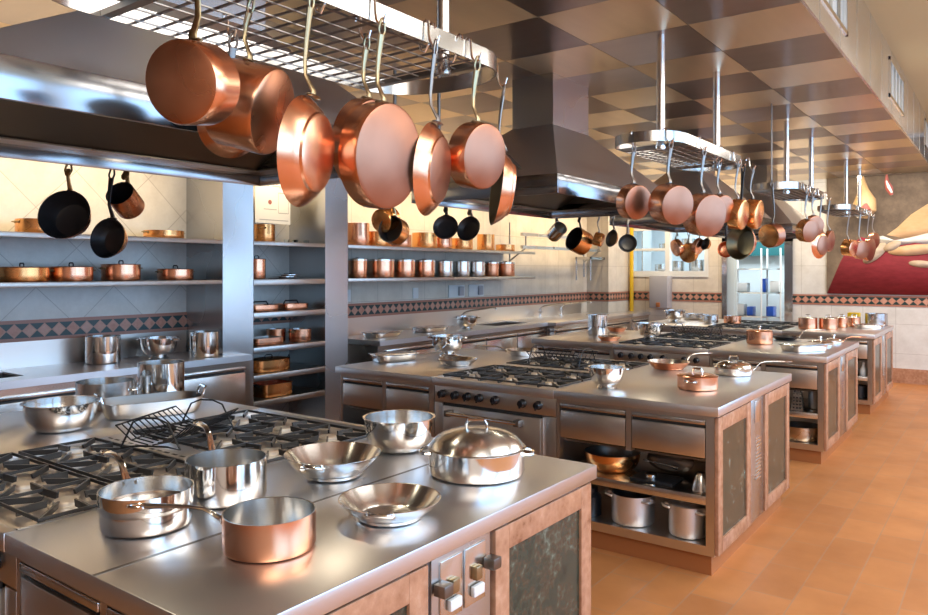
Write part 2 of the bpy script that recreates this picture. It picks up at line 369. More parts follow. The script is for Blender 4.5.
# stainless fascia of the dropped ceiling with vent openings
fas = MB(); vents = ((2.6, 5.30), (7.34, 8.38), (10.6, 11.6)); cuts = [-3.1] + [q for v_ in vents for q in v_] + [YB]
fas.box(-0.87, -0.853, -3.1, YB, CZ-.005, CZ+.12); fas.box(-0.87, -0.853, -3.1, YB, 3.46, 3.545)
for k in range(0, len(cuts), 2): fas.box(-0.87, -0.853, cuts[k], cuts[k+1], CZ+.12, 3.46)
for k in range(-5, 20): fas.box(-0.853, -0.8505, k*0.61+.2, k*0.61+.208, CZ, 3.54)
struct('trim_1', fas, 'fascia')
for k, (a, b2) in enumerate(vents):
    t = thing('ceiling_vent', ['long cream louvred vent in the steel ceiling fascia, nearest the viewer', 'middle cream louvred vent in the steel ceiling fascia', 'farthest cream louvred vent in the steel ceiling fascia'][k], 'vent', (-0.86, (a+b2)/2, CZ+.12))
    h = (b2-a)/2; fr = MB(); fr.box(-.012, .016, -h, -h+.03, 0, .35); fr.box(-.012, .016, h-.03, h, 0, .35); fr.box(-.012, .016, -h, h, 0, .03); fr.box(-.012, .016, -h, h, .32, .35)
    fr.build('frame', 'polish', t)
    sl = MB(); q = -h+.25
    while q < h: sl.box(-.01, .006, q-.012, q+.012, .03, .32); q += .25
    sl.build('mullion', 'cream_paint', t)
    MB().box(-.03, -.012, -h, h, 0, .35).build('panel', 'cream_paint', t)
# decorative tile bands and base
ZB0, ZB1 = 1.09, 1.246
bd = MB(); bd.box(XW, XW+.006, -3, 11.42, ZB0, ZB1); struct('trim_2', bd, 'band')
struct('trim_3', MB().box(XW+.0, -5.414, 11.413, 11.42, ZB0, ZB1).box(-5.42, -5.413, 11.42, YB, ZB0, ZB1), 'band')
struct('trim_4', MB().box(-5.42, -3.80, YB-.007, YB, ZB0, ZB1).box(-2.72, 3.2, YB-.007, YB, ZB0, ZB1), 'band')
struct('baseboard_back', MB().box(-2.72, 3.2, YB-.012, YB, 0, .21), 'pink_granite')
# stainless splashback on the left wall
struct('trim_5', MB().box(XW, XW+.008, -3, 3.78, .9, ZB0).box(XW, XW+.008, 5.5, 11.2, .9, ZB0), 'steel_h')

# back window with view to the next room
fr = MB()
for a, b2, c, d in ((-5.44,-5.38,1.60,2.30), (-4.76,-4.68,1.60,2.30), (-4.09,-4.03,1.60,2.30), (-5.44,-4.03,1.50,1.60), (-5.44,-4.03,2.30,2.36), (-5.38,-4.76,1.95,1.99)): fr.box(a, b2, YB-.02, YB+.1, c, d)
wf = struct('window_5', fr, 'white')
MB().box(-5.38, -4.09, YB+.05, YB+.056, 1.6, 2.3).build('window_pane', 'glass', wf)
# next room
nr = MB(); nr.box(-6.3, -1.0, 14.4, 14.5, 0, 3.0); nr.box(-6.3, -6.2, YB+.2, 14.5, 0, 3.0); nr.box(-1.1, -1.0, YB+.2, 14.5, 0, 3.0); nr.box(-6.3, -1.0, YB+.2, 14.5, 2.9, 3.0)
struct('wall_next_room', nr, 'pale_room')
area('next_room_light', (-3.4, 13.4, 2.85), (0,0,0), 3.2, 1.2, 95, (0.88, 0.95, 1.0))
df = MB(); df.box(-3.80, -3.72, YB-.03, YB+.22, 0, 2.14); df.box(-2.84, -2.72, YB-.03, YB+.22, 0, 2.14); df.box(-3.80, -2.72, YB-.03, YB+.22, 2.06, 2.16)
dd = struct('door_1', df, 'polish')
MB().box(-3.72, -3.62, YB+.03, YB+.07, .0, 2.06).box(-3.62, -3.58, YB+.04, YB+.06, .0, 2.06).build('door_stile', 'pale_room', dd)
MB().box(-4.40, -3.20, YB+1.95, YB+2.0, 1.88, 2.5).build('door_transom', 'green_dark', dd)

# ================================================================== left wall: pillars, shelves, counters
XF = -5.30
def pillar(y0, y1, label):
    t = thing('steel_pillar', label, 'pillar', (0,0,0))
    MB().box(XF-.02, XF, y0, y1, 0, CZ).build('front_panel', 'steel', t)
    MB().box(XW, XF-.02, y0, y1, 0, CZ).build('side_panel', 'cream_metal' if False else 'steel', t)
pillar(3.80, 4.11, 'brushed steel pillar at the end of the left wall counter')
pillar(4.95, 5.25, 'brushed steel pillar between the tall shelf bay and the rear counter')
def shelf(y0, y1, z, label, lip=.035, grp='steel shelves along the left wall', xf=XF+.005):
    t = thing('wall_shelf', label, 'shelf', (0,0,0), 0, grp)
    MB().box(XW+.001, xf-.012, y0, y1, z-.015, z).build('board', 'shelfsteel', t)
    MB().box(xf-.012, xf, y0, y1, z-lip, z+.001, .002).build('front_lip', 'shelfsteel', t)
shelf(-2.0, 3.798, 1.865, 'upper steel wall shelf on the left, beneath the nearest hood')
shelf(-2.0, 3.798, 1.530, 'lower steel wall shelf on the left, holding four lidded copper pots')
for i, (z, lb) in enumerate(((1.865, 'top'), (1.530, 'second from the top'), (1.239, 'third from the top'), (0.935, 'fourth from the top'), (0.691, 'fifth from the top'), (0.465, 'bottom visible'))):
    shelf(4.112, 4.948, z, lb + ' shelf of the tall bay between the two steel pillars', .05 if i else .035, 'shelves between the steel pillars')
shelf(5.252, 8.85, 1.865, 'upper steel shelf behind the far counter holding tall copper pots')
shelf(5.252, 8.85, 1.530, 'lower steel shelf behind the far counter holding a row of canisters')

# wall counter 1
def counter(x0, x1, y0, y1, label, doors, toplabel, sink=None, notch=None):
    t = thing('base_cabinet', label, 'cabinet', (0,0,0))
    ye = notch or y1
    c = MB().box(x0, x1-.03, y0, ye, .1, .64).box(x0, x1-.09, y0, ye, 0, .1).box(x1-.05, x1-.03, y0, ye, .64, .845).box(x0, x1-.05, ye-.02, ye, .64, .845).box(x0, x1-.05, y0, y0+.02, .64, .845)
    if notch: c.box(XF+.002, x1-.03, ye, y1, .1, .845)
    c.build('carcass', 'steel_c', t)
    n = len(doors)-1
    for k in range(n):
        a, b2 = doors[k]+.012, doors[k+1]-.012
        d = MB().box(x1-.03, x1-.012, a, b2, .13, .755, .002).build('door', 'steel_c', t)
        MB().box(x1-.03, x1-.008, a, b2, .775, .80, .002).build('pull_lip', 'satin', t)
        MB().box(x1-.03, x1-.026, a, b2, .756, .775).build('recess', 'dark', t)
    w = MB()
    if sink:
        sy0, sy1, sx0, sx1 = sink
        w.box(x0, x1, y0, sy0, .85, .9); w.box(x0, x1, sy1, ye, .85, .9)
        if notch: w.box(XF+.002, x1, ye, y1, .85, .9)
        w.bm.verts.ensure_lookup_table(); w.box(x0, sx0, sy0, sy1, .85, .9); w.box(sx1, x1, sy0, sy1, .85, .9)
    else: w.box(x0, x1, y0, y1, .85, .9, .003)
    wt = w.build('steel_worktop', 'top'); tag(wt, toplabel, 'worktop')
    if sink:
        s = MB(); s.box(sx0, sx1, sy0, sy1, .65, .655); s.box(sx0, sx0+.004, sy0, sy1, .65, .89); s.box(sx1-.004, sx1, sy0, sy1, .65, .89); s.box(sx0, sx1, sy0, sy0+.004, .65, .89); s.box(sx0, sx1, sy1-.004, sy1, .65, .89)
        s.build('sink_basin', 'dsteel', wt)
counter(XW+.01, -5.17, -2.0, 4.0, 'steel base cabinet under the left wall counter', [-2.0, -1.0, 0.0, 1.0, 2.0, 2.98, 3.95], 'steel worktop along the left wall with a small sink', (1.2, 2.28, -5.70, -5.36), 3.798)
counter(XW+.01, -5.10, 5.50, 8.85, 'dark steel base cabinet under the far left counter', [5.6, 6.5, 7.4, 8.1, 8.8], 'steel worktop of the far left counter below the canister shelf', (7.9, 8.7, -5.68, -5.30))
counter(-5.40, -4.98, 11.42, 12.14, 'short steel base cabinet beside the corner pier', [11.45, 12.10], 'short steel worktop beside the corner pier')
counter(XW+.01, -4.98, 8.86, 11.41, 'bluish steel base cabinet beyond the far left counter', [8.9, 10.1, 11.35], 'steel worktop in the far left corner carrying the long taps')

# empty wall rails
t = thing('wall_rail_frame', 'empty double steel rail frame on the cream wall past the canister shelves', 'rail', (0,0,0))
for z in (1.94, 2.12): MB().box(-5.57, -5.53, 8.9, 11.35, z-.022, z+.022).build('rail', 'steel', t)
for y in (9.0, 11.3):
    MB().tube([(XW, y, 2.3), (XW+.01, y, 1.5)], .012, 6).tube([(-5.545, y, 2.13), (-5.545, y, 1.93), (XW+.01, y, 1.75)], .012, 6).build('bracket', 'steel', t)
t = thing('wall_bracket', 'small empty steel bracket fixed to the front of the corner pier', 'bracket', (-5.6, 11.4, 0))
MB().box(-.16, .12, -.50, -.47, 1.79, 1.83).box(-.16, .12, -.01, .01, 1.79, 1.83).box(-.16, -.14, -.5, 0, 1.79, 1.83).box(.10, .12, -.5, 0, 1.79, 1.83).build('frame', 'steel', t)
MB().tube([(-.15, -.49, 1.8), (-.15, -.49, 1.45)], .012, 6).tube([(.11, -.49, 1.8), (.11, -.49, 1.45)], .012, 6).build('post', 'steel', t)
# yellow gas pipe
tag(MB().cyl((-5.35, 12.20, 0), (-5.35, 12.20, 2.98), .035, 12).build('gas_pipe', 'yellow'), 'vertical yellow pipe in the back left corner beside the window', 'pipe')
# soap dispenser cabinet
t = thing('towel_dispenser', 'tall grey dispenser box on the back wall below the window', 'dispenser', (-4.80, YB-.008, 0.97))
MB().box(-.16, .16, -.22, 0, 0, .55, .012).build('housing', 'grey_plastic', t)
MB().box(-.035, .035, -.24, -.215, .02, .10, .008).build('outlet', 'plinth', t)
# outlets on left wall
for y, lb in ((7.72, 'left of the two double wall sockets above the tile band'), (8.16, 'right of the two double wall sockets above the tile band')):
    t = thing('wall_socket', lb, 'socket', (XW, y, 1.26)); MB().box(0, .02, -.17, .17, 0, .16, .004).build('plate', 'white', t)
    MB().box(.02, .05, 0.02, .12, .02, .14, .008).build('cover', 'grey_plastic', t)
for y, lb in ((5.75, 'blank white socket plate nearest the second pillar under the canister shelf'), (6.9, 'blank white socket plate under the middle of the canister shelf')):
    tag(MB().box(XW, XW+.012, y-.05, y+.05, 1.27, 1.40, .003).build('socket_plate', 'white'), lb, 'socket')
# poster in bay 2
t = thing('wall_chart', 'white paper chart with small red printed shapes in the shelf bay', 'poster', (-5.60, 4.56, 2.05))
MB().box(0, .003, -.20, .215, 0, .46).build('sheet', 'paper', t)
pm = MB()
for a, z in ((-.10, .40), (.05, .39), (-.03, .20)): pm.T = Matrix.Translation((.004, a, z)) @ Matrix.Rotation(PI/2, 4, 'Y'); pm.lathe([(0,-.001),(.018,-.001),(.022,.001),(0,.0015)], 10); 
pm.T = Matrix(); pm.build('printed_shape', 'ink', t)
pl = MB()
for a, b2, z in ((-.15,-.04,.35), (.0,.09,.35), (-.10,.05,.13), (.08,.19,.34), (.07,.19,.29), (-.15,.19,.03), (.07,.19,.10)): pl.box(.003, .004, a, b2, z, z+.006)
for a in (.07, .19): pl.box(.003, .004, a, a+.003, .10, .29)
pl.build('printed_line', 'inkgrey', t)
# taps
def tap(x, y, rz, label, L=.30):
    t = thing('long_tap', label, 'tap', (x, y, .9), rz, 'long taps along the far left counters')
    MB().cyl((0,0,0), (0,0,.14), .018, 12).tube([(0,0,.13), (.03,0,.16), (.10,0,.185), (L,0,.23), (L+.03,0,.225), (L+.04,0,.20)], .010, 8).build('spout', 'polish', t)
    for s in (-1, 1): MB().cyl((0,.06*s,0), (0,.06*s,.08), .014, 10).box(-.03, .03, .05*s-.008, .05*s+.008, .08, .095).build('valve', 'polish', t)
tap(-5.72, 9.7, math.radians(25), 'long polished tap, nearer of the pair in the far left corner', .42)
tap(-5.72, 10.35, math.radians(25), 'long polished tap, farther of the pair in the far left corner', .42)
tap(-5.74, 7.75, math.radians(35), 'long polished tap over the sink of the far left counter', .40)

# ================================================================== islands
XL, XS1, XS2, XR = -4.04, -3.12, -2.19, -1.22
where = ['nearest island', 'second island', 'third island', 'farthest island']
grate_me = burner_me = None
def make_grate(parent, x, y):
    global grate_me, burner_me
    if grate_me is None:
        g = MB(); s_ = .150; 
        for k in range(4):
            g.T = Matrix.Rotation(k*PI/2, 4, 'Z')
            g.box(-s_, s_, s_-.005, s_-.001, .006, .017)
            # wedge fins: deep at the frame, thin towards the burner
            g.prism([(.055, .020), (.060, -.002), (s_-.005, -.008), (s_-.005, .016)], -.0035, .0035, 'y')
            g.T = Matrix.Rotation(k*PI/2+PI/4, 4, 'Z')
            g.prism([(.062, .020), (.075, .002), (s_*1.36, -.004), (s_*1.36, .016)], -.0035, .0035, 'y')
        g.T = Matrix(); o = g.build('grate', 'grate', parent); grate_me = o.data
        bu = MB().lathe([(0,-.010),(.052,-.010),(.052,-.002),(.040,.002),(.040,.010),(.036,.014),(0,.016)], 24)
        o2 = bu.build('burner', 'burner', parent); burner_me = o2.data
    else:
        o = bpy.data.objects.new('grate', grate_me); COL.objects.link(o); o.parent = parent
        o2 = bpy.data.objects.new('burner', burner_me); COL.objects.link(o2); o2.parent = parent
    o.location = (x, y, .893); o2.location = (x, y, .887)

def drawer(t, x0, x1, yf, s=-1):
    d = MB().box(x0, x1, min(yf, yf+.02), max(yf, yf+.02), .62, .778, .003).build('drawer', 'steel_h', t)
    MB().box(x0, x1, yf-.004, yf+.02, .796, .820, .003).build('pull_lip', 'satin', d)
    MB().box(x0, x1, yf+.012, yf+.02, .778, .796).build('recess', 'dark', d)
def island_cabinet(x0, x1, y0, y1, label, end=None, shelves=True):
    """open-fronted steel cabinet, fronts on both long sides; end=+1 means stone end panels on +X"""
    t = thing('island_cabinet', label, 'cabinet', (0,0,0))
    f, bk = y0+.03, y1-.03; xe = x1-.03 if end else x1
    c = MB(); s_ = .022
    c.box(x0, x0+s_, f, bk, .11, .85); c.box(xe-.045, xe, f, bk, .11, .85)
    c.box(x0+s_, xe-.045, f, bk, .11, .16); c.box(x0+s_, xe-.045, f, bk, .822, .85)
    xm = (x0+xe)/2-.01
    c.box(xm-.016, xm+.016, f, f+.05, .60, .822); c.box(x0+s_, xe-.045, (f+bk)/2-.01, (f+bk)/2+.01, .16, .822)
    c.box(xm-.016, xm+.016, bk-.05, bk, .60, .822)
    c.build('carcass', 'steel_h', t)
    MB().box(x0+s_, xe-.045, f+.06, bk-.06, .59, .60).build('drawer_base', 'dsteel', t)
    MB().box(x0+s_, xe-.045, f+.005, (f+bk)/2-.01, .373, .42, .002).build('shelf_board', 'satin', t)
    drawer(t, x0+s_+.004, xm-.020, f-.001); drawer(t, xm+.020, xe-.049, f-.001)
    MB().box(x0+.0, xe-.025, f+.03, bk-.03, 0, .11).build('toe_kick', 'plinth', t)
    if end:
        L = bk-f; a = f; pw = .60
        for (p, q) in ((a, a+pw), (bk-.62, bk)):
            fr = MB(); X0, X1 = xe, xe+.022; w_ = .075
            fr.box(X0, X1, p, p+w_, .12, .84, .002); fr.box(X0, X1, q-w_, q, .12, .84, .002); fr.box(X0, X1, p+w_, q-w_, .12, .12+w_, .002); fr.box(X0, X1, p+w_, q-w_, .84-w_, .84, .002)
            fo = fr.build('stone_frame', 'pink_granite', t)
            MB().box(X0, X0+.012, p+w_, q-w_, .12+w_, .84-w_).build('stone_slab', 'green_granite', fo)
        sp = MB().box(xe, xe+.016, a+pw+.02, bk-.64, .12, .845, .002); st = sp.build('service_strip', 'steel', t)
        ym = (a+pw+bk-.62)/2
        v = MB()
        for k in range(12): v.box(xe+.016, xe+.024, ym-.055, ym+.055, .60-k*.022, .606-k*.022)
        v.build('vent_louvre', 'polish', st)
        if y0 > 2: MB().box(xe+.016, xe+.022, ym-.06, ym+.06, .70, .83, .003).build('socket_plate', 'satin', st)
        for s in (-1, 1) if y0 < 2 else ():
            MB().box(xe+.016, xe+.022, ym+s*.056-.050, ym+s*.056+.050, .665, .83, .003).build('socket_plate', 'satin', st)
            MB().box(xe+.022, xe+.038, ym+s*.054-.026, ym+s*.054+.026, .69, .72, .004).build('socket_cover', 'white', st)
            MB().box(xe+.022, xe+.040, ym+s*.054-.018, ym+s*.054+.012, .735, .775, .004).build('socket_clip', 'brass', st)
            MB().box(xe+.022, xe+.060, ym+s*.115-.022, ym+s*.115+.018, .750, .782, .003).build('latch', 'dsteel', st)
    return t
def worktop(x0, x1, y0, y1, label, seam=None):
    o = MB().box(x0, x1, y0, y1, .85, .9, .003).build('steel_worktop', 'top'); tag(o, label, 'worktop')
    if seam: MB().box(seam-.006, seam+.006, y0+.002, y1-.002, .8995, .9006).build('seam', 'dsteel', o)
    return o
kx = [-3.047, -2.939, -2.841, -2.746, -2.623, -2.422, -2.309]
def cooking_range(y0, y1, label):
    t = thing('cooking_range', label, 'range', (0,0,0)); a, b2 = XS1+.002, XS2-.002; f, bk = y0+.03, y1-.03
    MB().box(a, b2, f+.02, bk-.02, .11, .845).build('body', 'steel_h', t)
    MB().box(a, b2, f, f+.02, .735, .845, .003).build('knob_panel', 'steel_h', t)
    MB().box(a, a+.07, f, f+.02, .12, .73, .002).build('side_stile', 'steel_h', t); MB().box(b2-.07, b2, f, f+.02, .12, .73, .002).build('side_stile', 'steel_h', t)
    MB().box(a+.05, b2-.05, f+.05, bk-.05, 0, .11).build('toe_kick', 'plinth', t)
    d = MB().box(a+.08, b2-.10, f-.012, f+.02, .16, .715, .004).build('oven_door', 'steel_h', t)
    h = MB(); hx0, hx1 = a+.15, b2-.24; h.cyl((hx0, f-.06, .675), (hx1, f-.06, .675), .013, 12); h.build('handle', 'polish', d)
    MB().box(hx0-.02, hx0+.02, f-.07, f-.012, .655, .695, .004).build('handle_bracket', 'dsteel', d); MB().box(hx1-.02, hx1+.02, f-.07, f-.012, .655, .695, .004).build('handle_bracket', 'dsteel', d)
    MB().box(a+.075, b2-.095, f+.0, f+.004, .715, .735).build('door_gap', 'dark', t)
    for k in kx:
        kn = MB(); kn.T = Matrix.Translation((k, f, .792)) @ Matrix.Rotation(PI/2, 4, 'X')
        kn.lathe([(0,0),(.027,0),(.027,.012),(.023,.016),(.021,.038),(.018,.041),(0,.041)], 20); kn.box(-.005, .005, -.026, .022, .038, .046)
        kn.build('knob', 'knob', t)
    # hob surround, sunken tray, spine
    s_ = MB(); s_.box(a, b2, y0-.002, y0+.035, .846, .9, .006); s_.box(a, b2, y1-.035, y1+.002, .846, .9, .004)
    s_.box(a, a+.012, y0+.035, y1-.035, .86, .9); s_.box(b2-.012, b2, y0+.035, y1-.035, .86, .9); s_.build('hob_rim', 'top', t)
    MB().box(a+.012, b2-.012, y0+.035, y1-.035, .865, .882).build('burner_tray', 'tray', t)
    sp = MB().box(a+.012, b2-.012, y0+.735, y0+.86, .877, .904, .003).build('centre_spine', 'top', t)
    v = MB()
    for k in range(16):
        v.box(a+.05+k*.052, a+.08+k*.052, y0+.752, y0+.762, .9035, .9048)
    v.build('vent_slot', 'dark', sp)
    for r_ in (.245, .565, 1.03, 1.34):
        for cx in (-2.36, -2.655, -2.95): make_grate(t, cx, y0+r_)
ISL = [(0.88, 2.475), (3.87, 5.46), (6.67, 8.27), (9.32, 10.98)]
for k, (y0, y1) in enumerate(ISL):
    wl = where[k]
    island_cabinet(XS2+.002, XR, y0, y1, 'open steel cabinet with stone end panels at the right end of the %s' % wl, end=1)
    island_cabinet(XL+.03, XS1-.002, y0, y1, 'open steel cabinet at the left end of the %s' % wl)
    cooking_range(y0, y1, 'steel gas range with black knobs in the middle of the %s' % wl)
    worktop(XS2, XR, y0, y1, 'right-hand steel worktop of the %s' % wl, -1.72 if k == 0 else None)
    worktop(XL, XS1, y0, y1, 'left-hand steel worktop of the %s' % wl)

# ================================================================== extractor hoods
def hood(y0, y1, label, lampy=None):
    x0, x1 = -3.17, -2.08; zb, zt = 2.05, 2.165; yc0, yc1 = y0+.82, y0+1.36
    dx0, dx1 = -2.91, -2.575
    t = thing('extractor_hood', label, 'hood', (0,0,0))
    MB().box(dx0, dx1, yc0, yc1, 2.63, CZ).build('duct', 'steel', t)
    th = .006; f = MB()
    o_b = [(x0,y0,zt),(x1,y0,zt),(x1,y1,zt),(x0,y1,zt)]; o_t = [(dx0,yc0,2.63),(dx1,yc0,2.63),(dx1,yc1,2.63),(dx0,yc1,2.63)]
    def inset(q, d): 
        (a,b_,z),(c,_,_),_,(_,e,_) = q[0],q[1],q[2],q[3]; return [(a+d,b_+d,z),(c-d,b_+d,z),(c-d,e-d,z),(a+d,e-d,z)]
    A = [f._v(p) for p in o_b]; B = [f._v(p) for p in o_t]; A2 = [f._v(p) for p in inset(o_b, .012)]; B2 = [f._v((p[0],p[1],p[2]-.02)) for p in inset(o_t, .008)]
    for i in range(4):
        j = (i+1) % 4; f._f([A[i],A[j],B[j],B[i]]); f._f([A2[j],A2[i],B2[i],B2[j]]); f._f([A[j],A[i],A2[i],A2[j]]); f._f([B[i],B[j],B2[j],B2[i]])
    f.build('canopy', 'hoodsteel', t)
    l = MB()
    l.box(x0, x1, y0, y0+.012, zb, zt, .002); l.box(x0, x1, y1-.012, y1, zb, zt, .002); l.box(x0, x0+.012, y0+.012, y1-.012, zb, zt, .002); l.box(x1-.012, x1, y0+.012, y1-.012, zb, zt, .002)
    l.build('lip', 'hoodlip', t)
    g = MB(); w_ = .11; zg = zb+.055
    g.box(x0+.012, x1-.012, y0+.012, y0+.012+w_, zg, zg+.006); g.box(x0+.012, x1-.012, y1-.012-w_, y1-.012, zg, zg+.006)
    g.box(x0+.012, x0+.012+w_, y0+.012+w_, y1-.012-w_, zg, zg+.006); g.box(x1-.012-w_, x1-.012, y0+.012+w_, y1-.012-w_, zg, zg+.006)
    g.build('gutter', 'hoodunder', t)
    fl = MB(); xm = (x0+x1)/2
    fl.prism([(x0+.11, zb+.062), (xm, 2.34), (x1-.11, zb+.062), (x1-.11, zb+.072), (xm, 2.36), (x0+.11, zb+.072)], y0+.11, y1-.11, 'y')
    fl.build('filter', 'dsteel', t)
    for ly in (y0+.25, y1-.25):
        la = MB(); la.T = Matrix.Translation((x1-.20, ly, zb+.098)) @ Matrix.Rotation(math.radians(-28), 4, 'Y')
        la.lathe([(0,-.012),(.045,-.012),(.055,0),(.055,.01),(0,.01)], 20); la.build('lamp', 'lamp', t)
        p = bpy.data.lights.new('hood_lamp', 'AREA'); p.shape = 'DISK'; p.size = .09; p.energy = 1.2; p.color = (1.0, .85, .62)
        po = bpy.data.objects.new('hood_lamp', p); COL.objects.link(po); po.location = (x1-.17, ly, zb+.05)
    return t
M['hoodsteel'] = metal('hood_canopy_steel', (0.74,0.71,0.68), (0.78,0.75,0.72), 0.36, 0.40, 1.5)
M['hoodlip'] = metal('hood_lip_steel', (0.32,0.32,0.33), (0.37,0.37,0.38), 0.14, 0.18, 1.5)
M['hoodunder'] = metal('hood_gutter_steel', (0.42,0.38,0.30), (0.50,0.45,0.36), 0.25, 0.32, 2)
for k, (a, b2) in enumerate(((0.70, 2.50), (3.72, 5.56), (6.70, 8.45), (9.35, 11.1))):
    hood(a, b2, ['dark steel extractor hood at the upper left above the nearest island', 'steel extractor hood in the centre above the second island', 'steel extractor hood above the third island', 'steel extractor hood above the farthest island'][k])
for k, (x, y) in enumerate(((-3.43, 3.85), (-3.2, 4.05))):
    tag(MB().cyl((x, y, 2.3), (x, y, CZ), .012, 10).build('hood_hanger_rod', 'iron'), ['thin dark ceiling rod left of the second hood', 'thin dark ceiling rod against the left of the second hood duct'][k], 'rod')

# ================================================================== pot racks
def pot_rack(y0, label, xr=-1.53, L=1.45, pys=(1.08+0, 0), wd=.62):
    t = thing('pot_rack', label, 'pot rack', (0,0,0)); xl = xr-wd; z0, z1 = 2.352, 2.413; R = .24
    y1 = y0+L; xc = (xl+xr)/2; hw = (xr-xl)/2
    outline = []
    n = 14
    for i in range(n+1):
        a = PI*i/n; k = (abs(math.cos(a))**2.2+abs(math.sin(a))**2.2)**(-1/2.2); outline.append((xc+hw*math.cos(a)*k, y1-R+R*math.sin(a)*k))
    for i in range(n+1):
        a = PI+PI*i/n; k = (abs(math.cos(a))**2.2+abs(math.sin(a))**2.2)**(-1/2.2); outline.append((xc+hw*math.cos(a)*k, y0+R+R*math.sin(a)*k))
    b_ = MB(); N = len(outline)
    def off(i, d):
        p = Vector(outline[i]); q = Vector(outline[(i+1)%N])-Vector(outline[i-1]); q.normalize(); return (p.x+q.y*d*-1, p.y-q.x*d*-1)
    o_ = [[b_._v((*outline[i], z)) for i in range(N)] for z in (z0, z1)]; i_ = [[b_._v((*off(i, .005), z)) for i in range(N)] for z in (z0, z1)]
    for i in range(N):
        j = (i+1) % N
        b_._f([o_[0][i],o_[0][j],o_[1][j],o_[1][i]]); b_._f([i_[0][j],i_[0][i],i_[1][i],i_[1][j]]); b_._f([o_[1][i],o_[1][j],i_[1][j],i_[1][i]]); b_._f([o_[0][j],o_[0][i],i_[0][i],i_[0][j]])
    b_.build('band', 'polish_band', t)
    g = MB(); ga, gb = y0+.32, y1-.26
    k = 0
    y = ga
    while y < gb+.001: g.cyl((xl+.006, y, z0+.014), (xr-.006, y, z0+.014), .0045, 6); y += .0715
    for x in [xl+wd*(q+.5)/7 for q in range(7)]: g.cyl((x, ga-.01, z0+.006), (x, gb+.01, z0+.006), .0035, 6)
    g.build('grid', 'wire_steel', t)
    MB().box(xl+.006, xr-.006, ga-.04, ga-.01, z0+.002, z0+.02).build('cross_bar', 'dsteel', t); MB().box(xl+.006, xr-.006, gb+.01, gb+.04, z0+.002, z0+.02).build('cross_bar', 'dsteel', t)
    for dy in pys:
        MB().cyl((xr-.125, y0+dy, z0-.035), (xr-.125, y0+dy, CZ-.001), .024, 16).build('post', 'satin', t)
        c = MB(); c.T = Matrix.Translation((xr-.125, y0+dy, z0-.03)); c.lathe([(0,0),(.030,0),(.030,.02),(0,.02)], 16); c.build('collar', 'polish', t)
    return t
M['wire_steel'] = metal('rack_wire_steel', (0.25,0.24,0.23), (0.40,0.38,0.36), 0.3, 0.4, 8)
pot_rack(.84, 'oval steel pot rack nearest the viewer with wire grid', L=1.61, pys=(.26, 1.28))
pot_rack(4.05, 'oval steel pot rack above the second island', L=1.53, pys=(.14, 1.16), wd=.43)
pot_rack(7.10, 'oval steel pot rack above the third island', xr=-1.55, pys=(.19, 1.24), wd=.43)
pot_rack(9.95, 'oval steel pot rack above the farthest island', xr=-1.54, L=1.5, pys=(.35, 1.35), wd=.43)
def hook(x, y, rz, label, ztop=2.417, L=.085):
    t = MB(); pts = [(-.012,0,-.015), (-.010,0,.0), (0,0,.006), (.010,0,0), (.012,0,-.045), (.016,0,-L+.02), (.030,0,-L), (.046,0,-L+.008), (.054,0,-L+.03)]
    t.tube(pts, .004, 6); o = t.build('pan_hook', 'polish'); o.location = (x, y, ztop); o.rotation_euler = (0,0,rz)
    return tag(o, label, 'hook', 'steel hooks over the pot rack bands')

# ================================================================== pans
def pan_body(parent, r, h, wall='straight', mo='copper', mi='tin', t=.0035, lip=0.0, rb=None, mb_=None, n=44, name='body', sq=None):
    """mo outside, mi inside"""
    rb = rb if rb is not None else (r if wall == 'straight' else r*.72)
    c = min(.012, h*.2)
    prof = [(0,0), (rb-c, 0), (rb-c*.3, c*.3), (rb, c)]; K = 7
    if wall == 'straight': prof += [(r, h*.5), (r, h)]
    elif wall == 'flare':
        for k in range(1, K+1): s = k/K; prof.append((rb+(r-rb)*(s**.75), c+(h-c)*s))
    elif wall == 'bowl':
        prof = [(0,0), (rb*.8,0)]
        for k in range(K+3): a = PI/2*(k/(K+2)); prof.append((rb*.8+(r-rb*.8)*math.sin(a), h*(1-math.cos(a))))
    if lip: prof += [(prof[-1][0]+lip, h+.001), (prof[-1][0]+lip, h+.004)]
    else: prof.append((prof[-1][0], h+.0008))
    outer = len(prof)-1
    inner = [(max(0, a-t) if a > 0 else 0, z+(t if k < 3 or wall == 'bowl' and z < h*.5 else 0)) for k, (a, z) in enumerate(prof)][:-1]
    inner = inner[::-1]
    if lip: inner = [(prof[-2][0]-lip-t, h+.003)] + [q for q in inner if q[1] < h-1e-6]
    full = prof + inner
    mats = [0]*(outer) + [1]*(len(full)-1-outer)
    bot = mb_ is not None
    if bot: mats[0] = 2; mats[1] = 2
    b = MB()
    if sq: 
        full = [(1-(r-a) if a > 1e-6 else 1-r+1e-3, z) for a, z in full]; b.lathe(full, 64, sq[0], sq[1], mats, sq[2])
        # close centre gaps
        bmesh.ops.holes_fill(b.bm, edges=[e for e in b.bm.edges if e.is_boundary])
    else: b.lathe(full, n, mats=mats)
    return b.build(name, [mo, mi]+([mb_] if bot else []), parent, sharp=28)
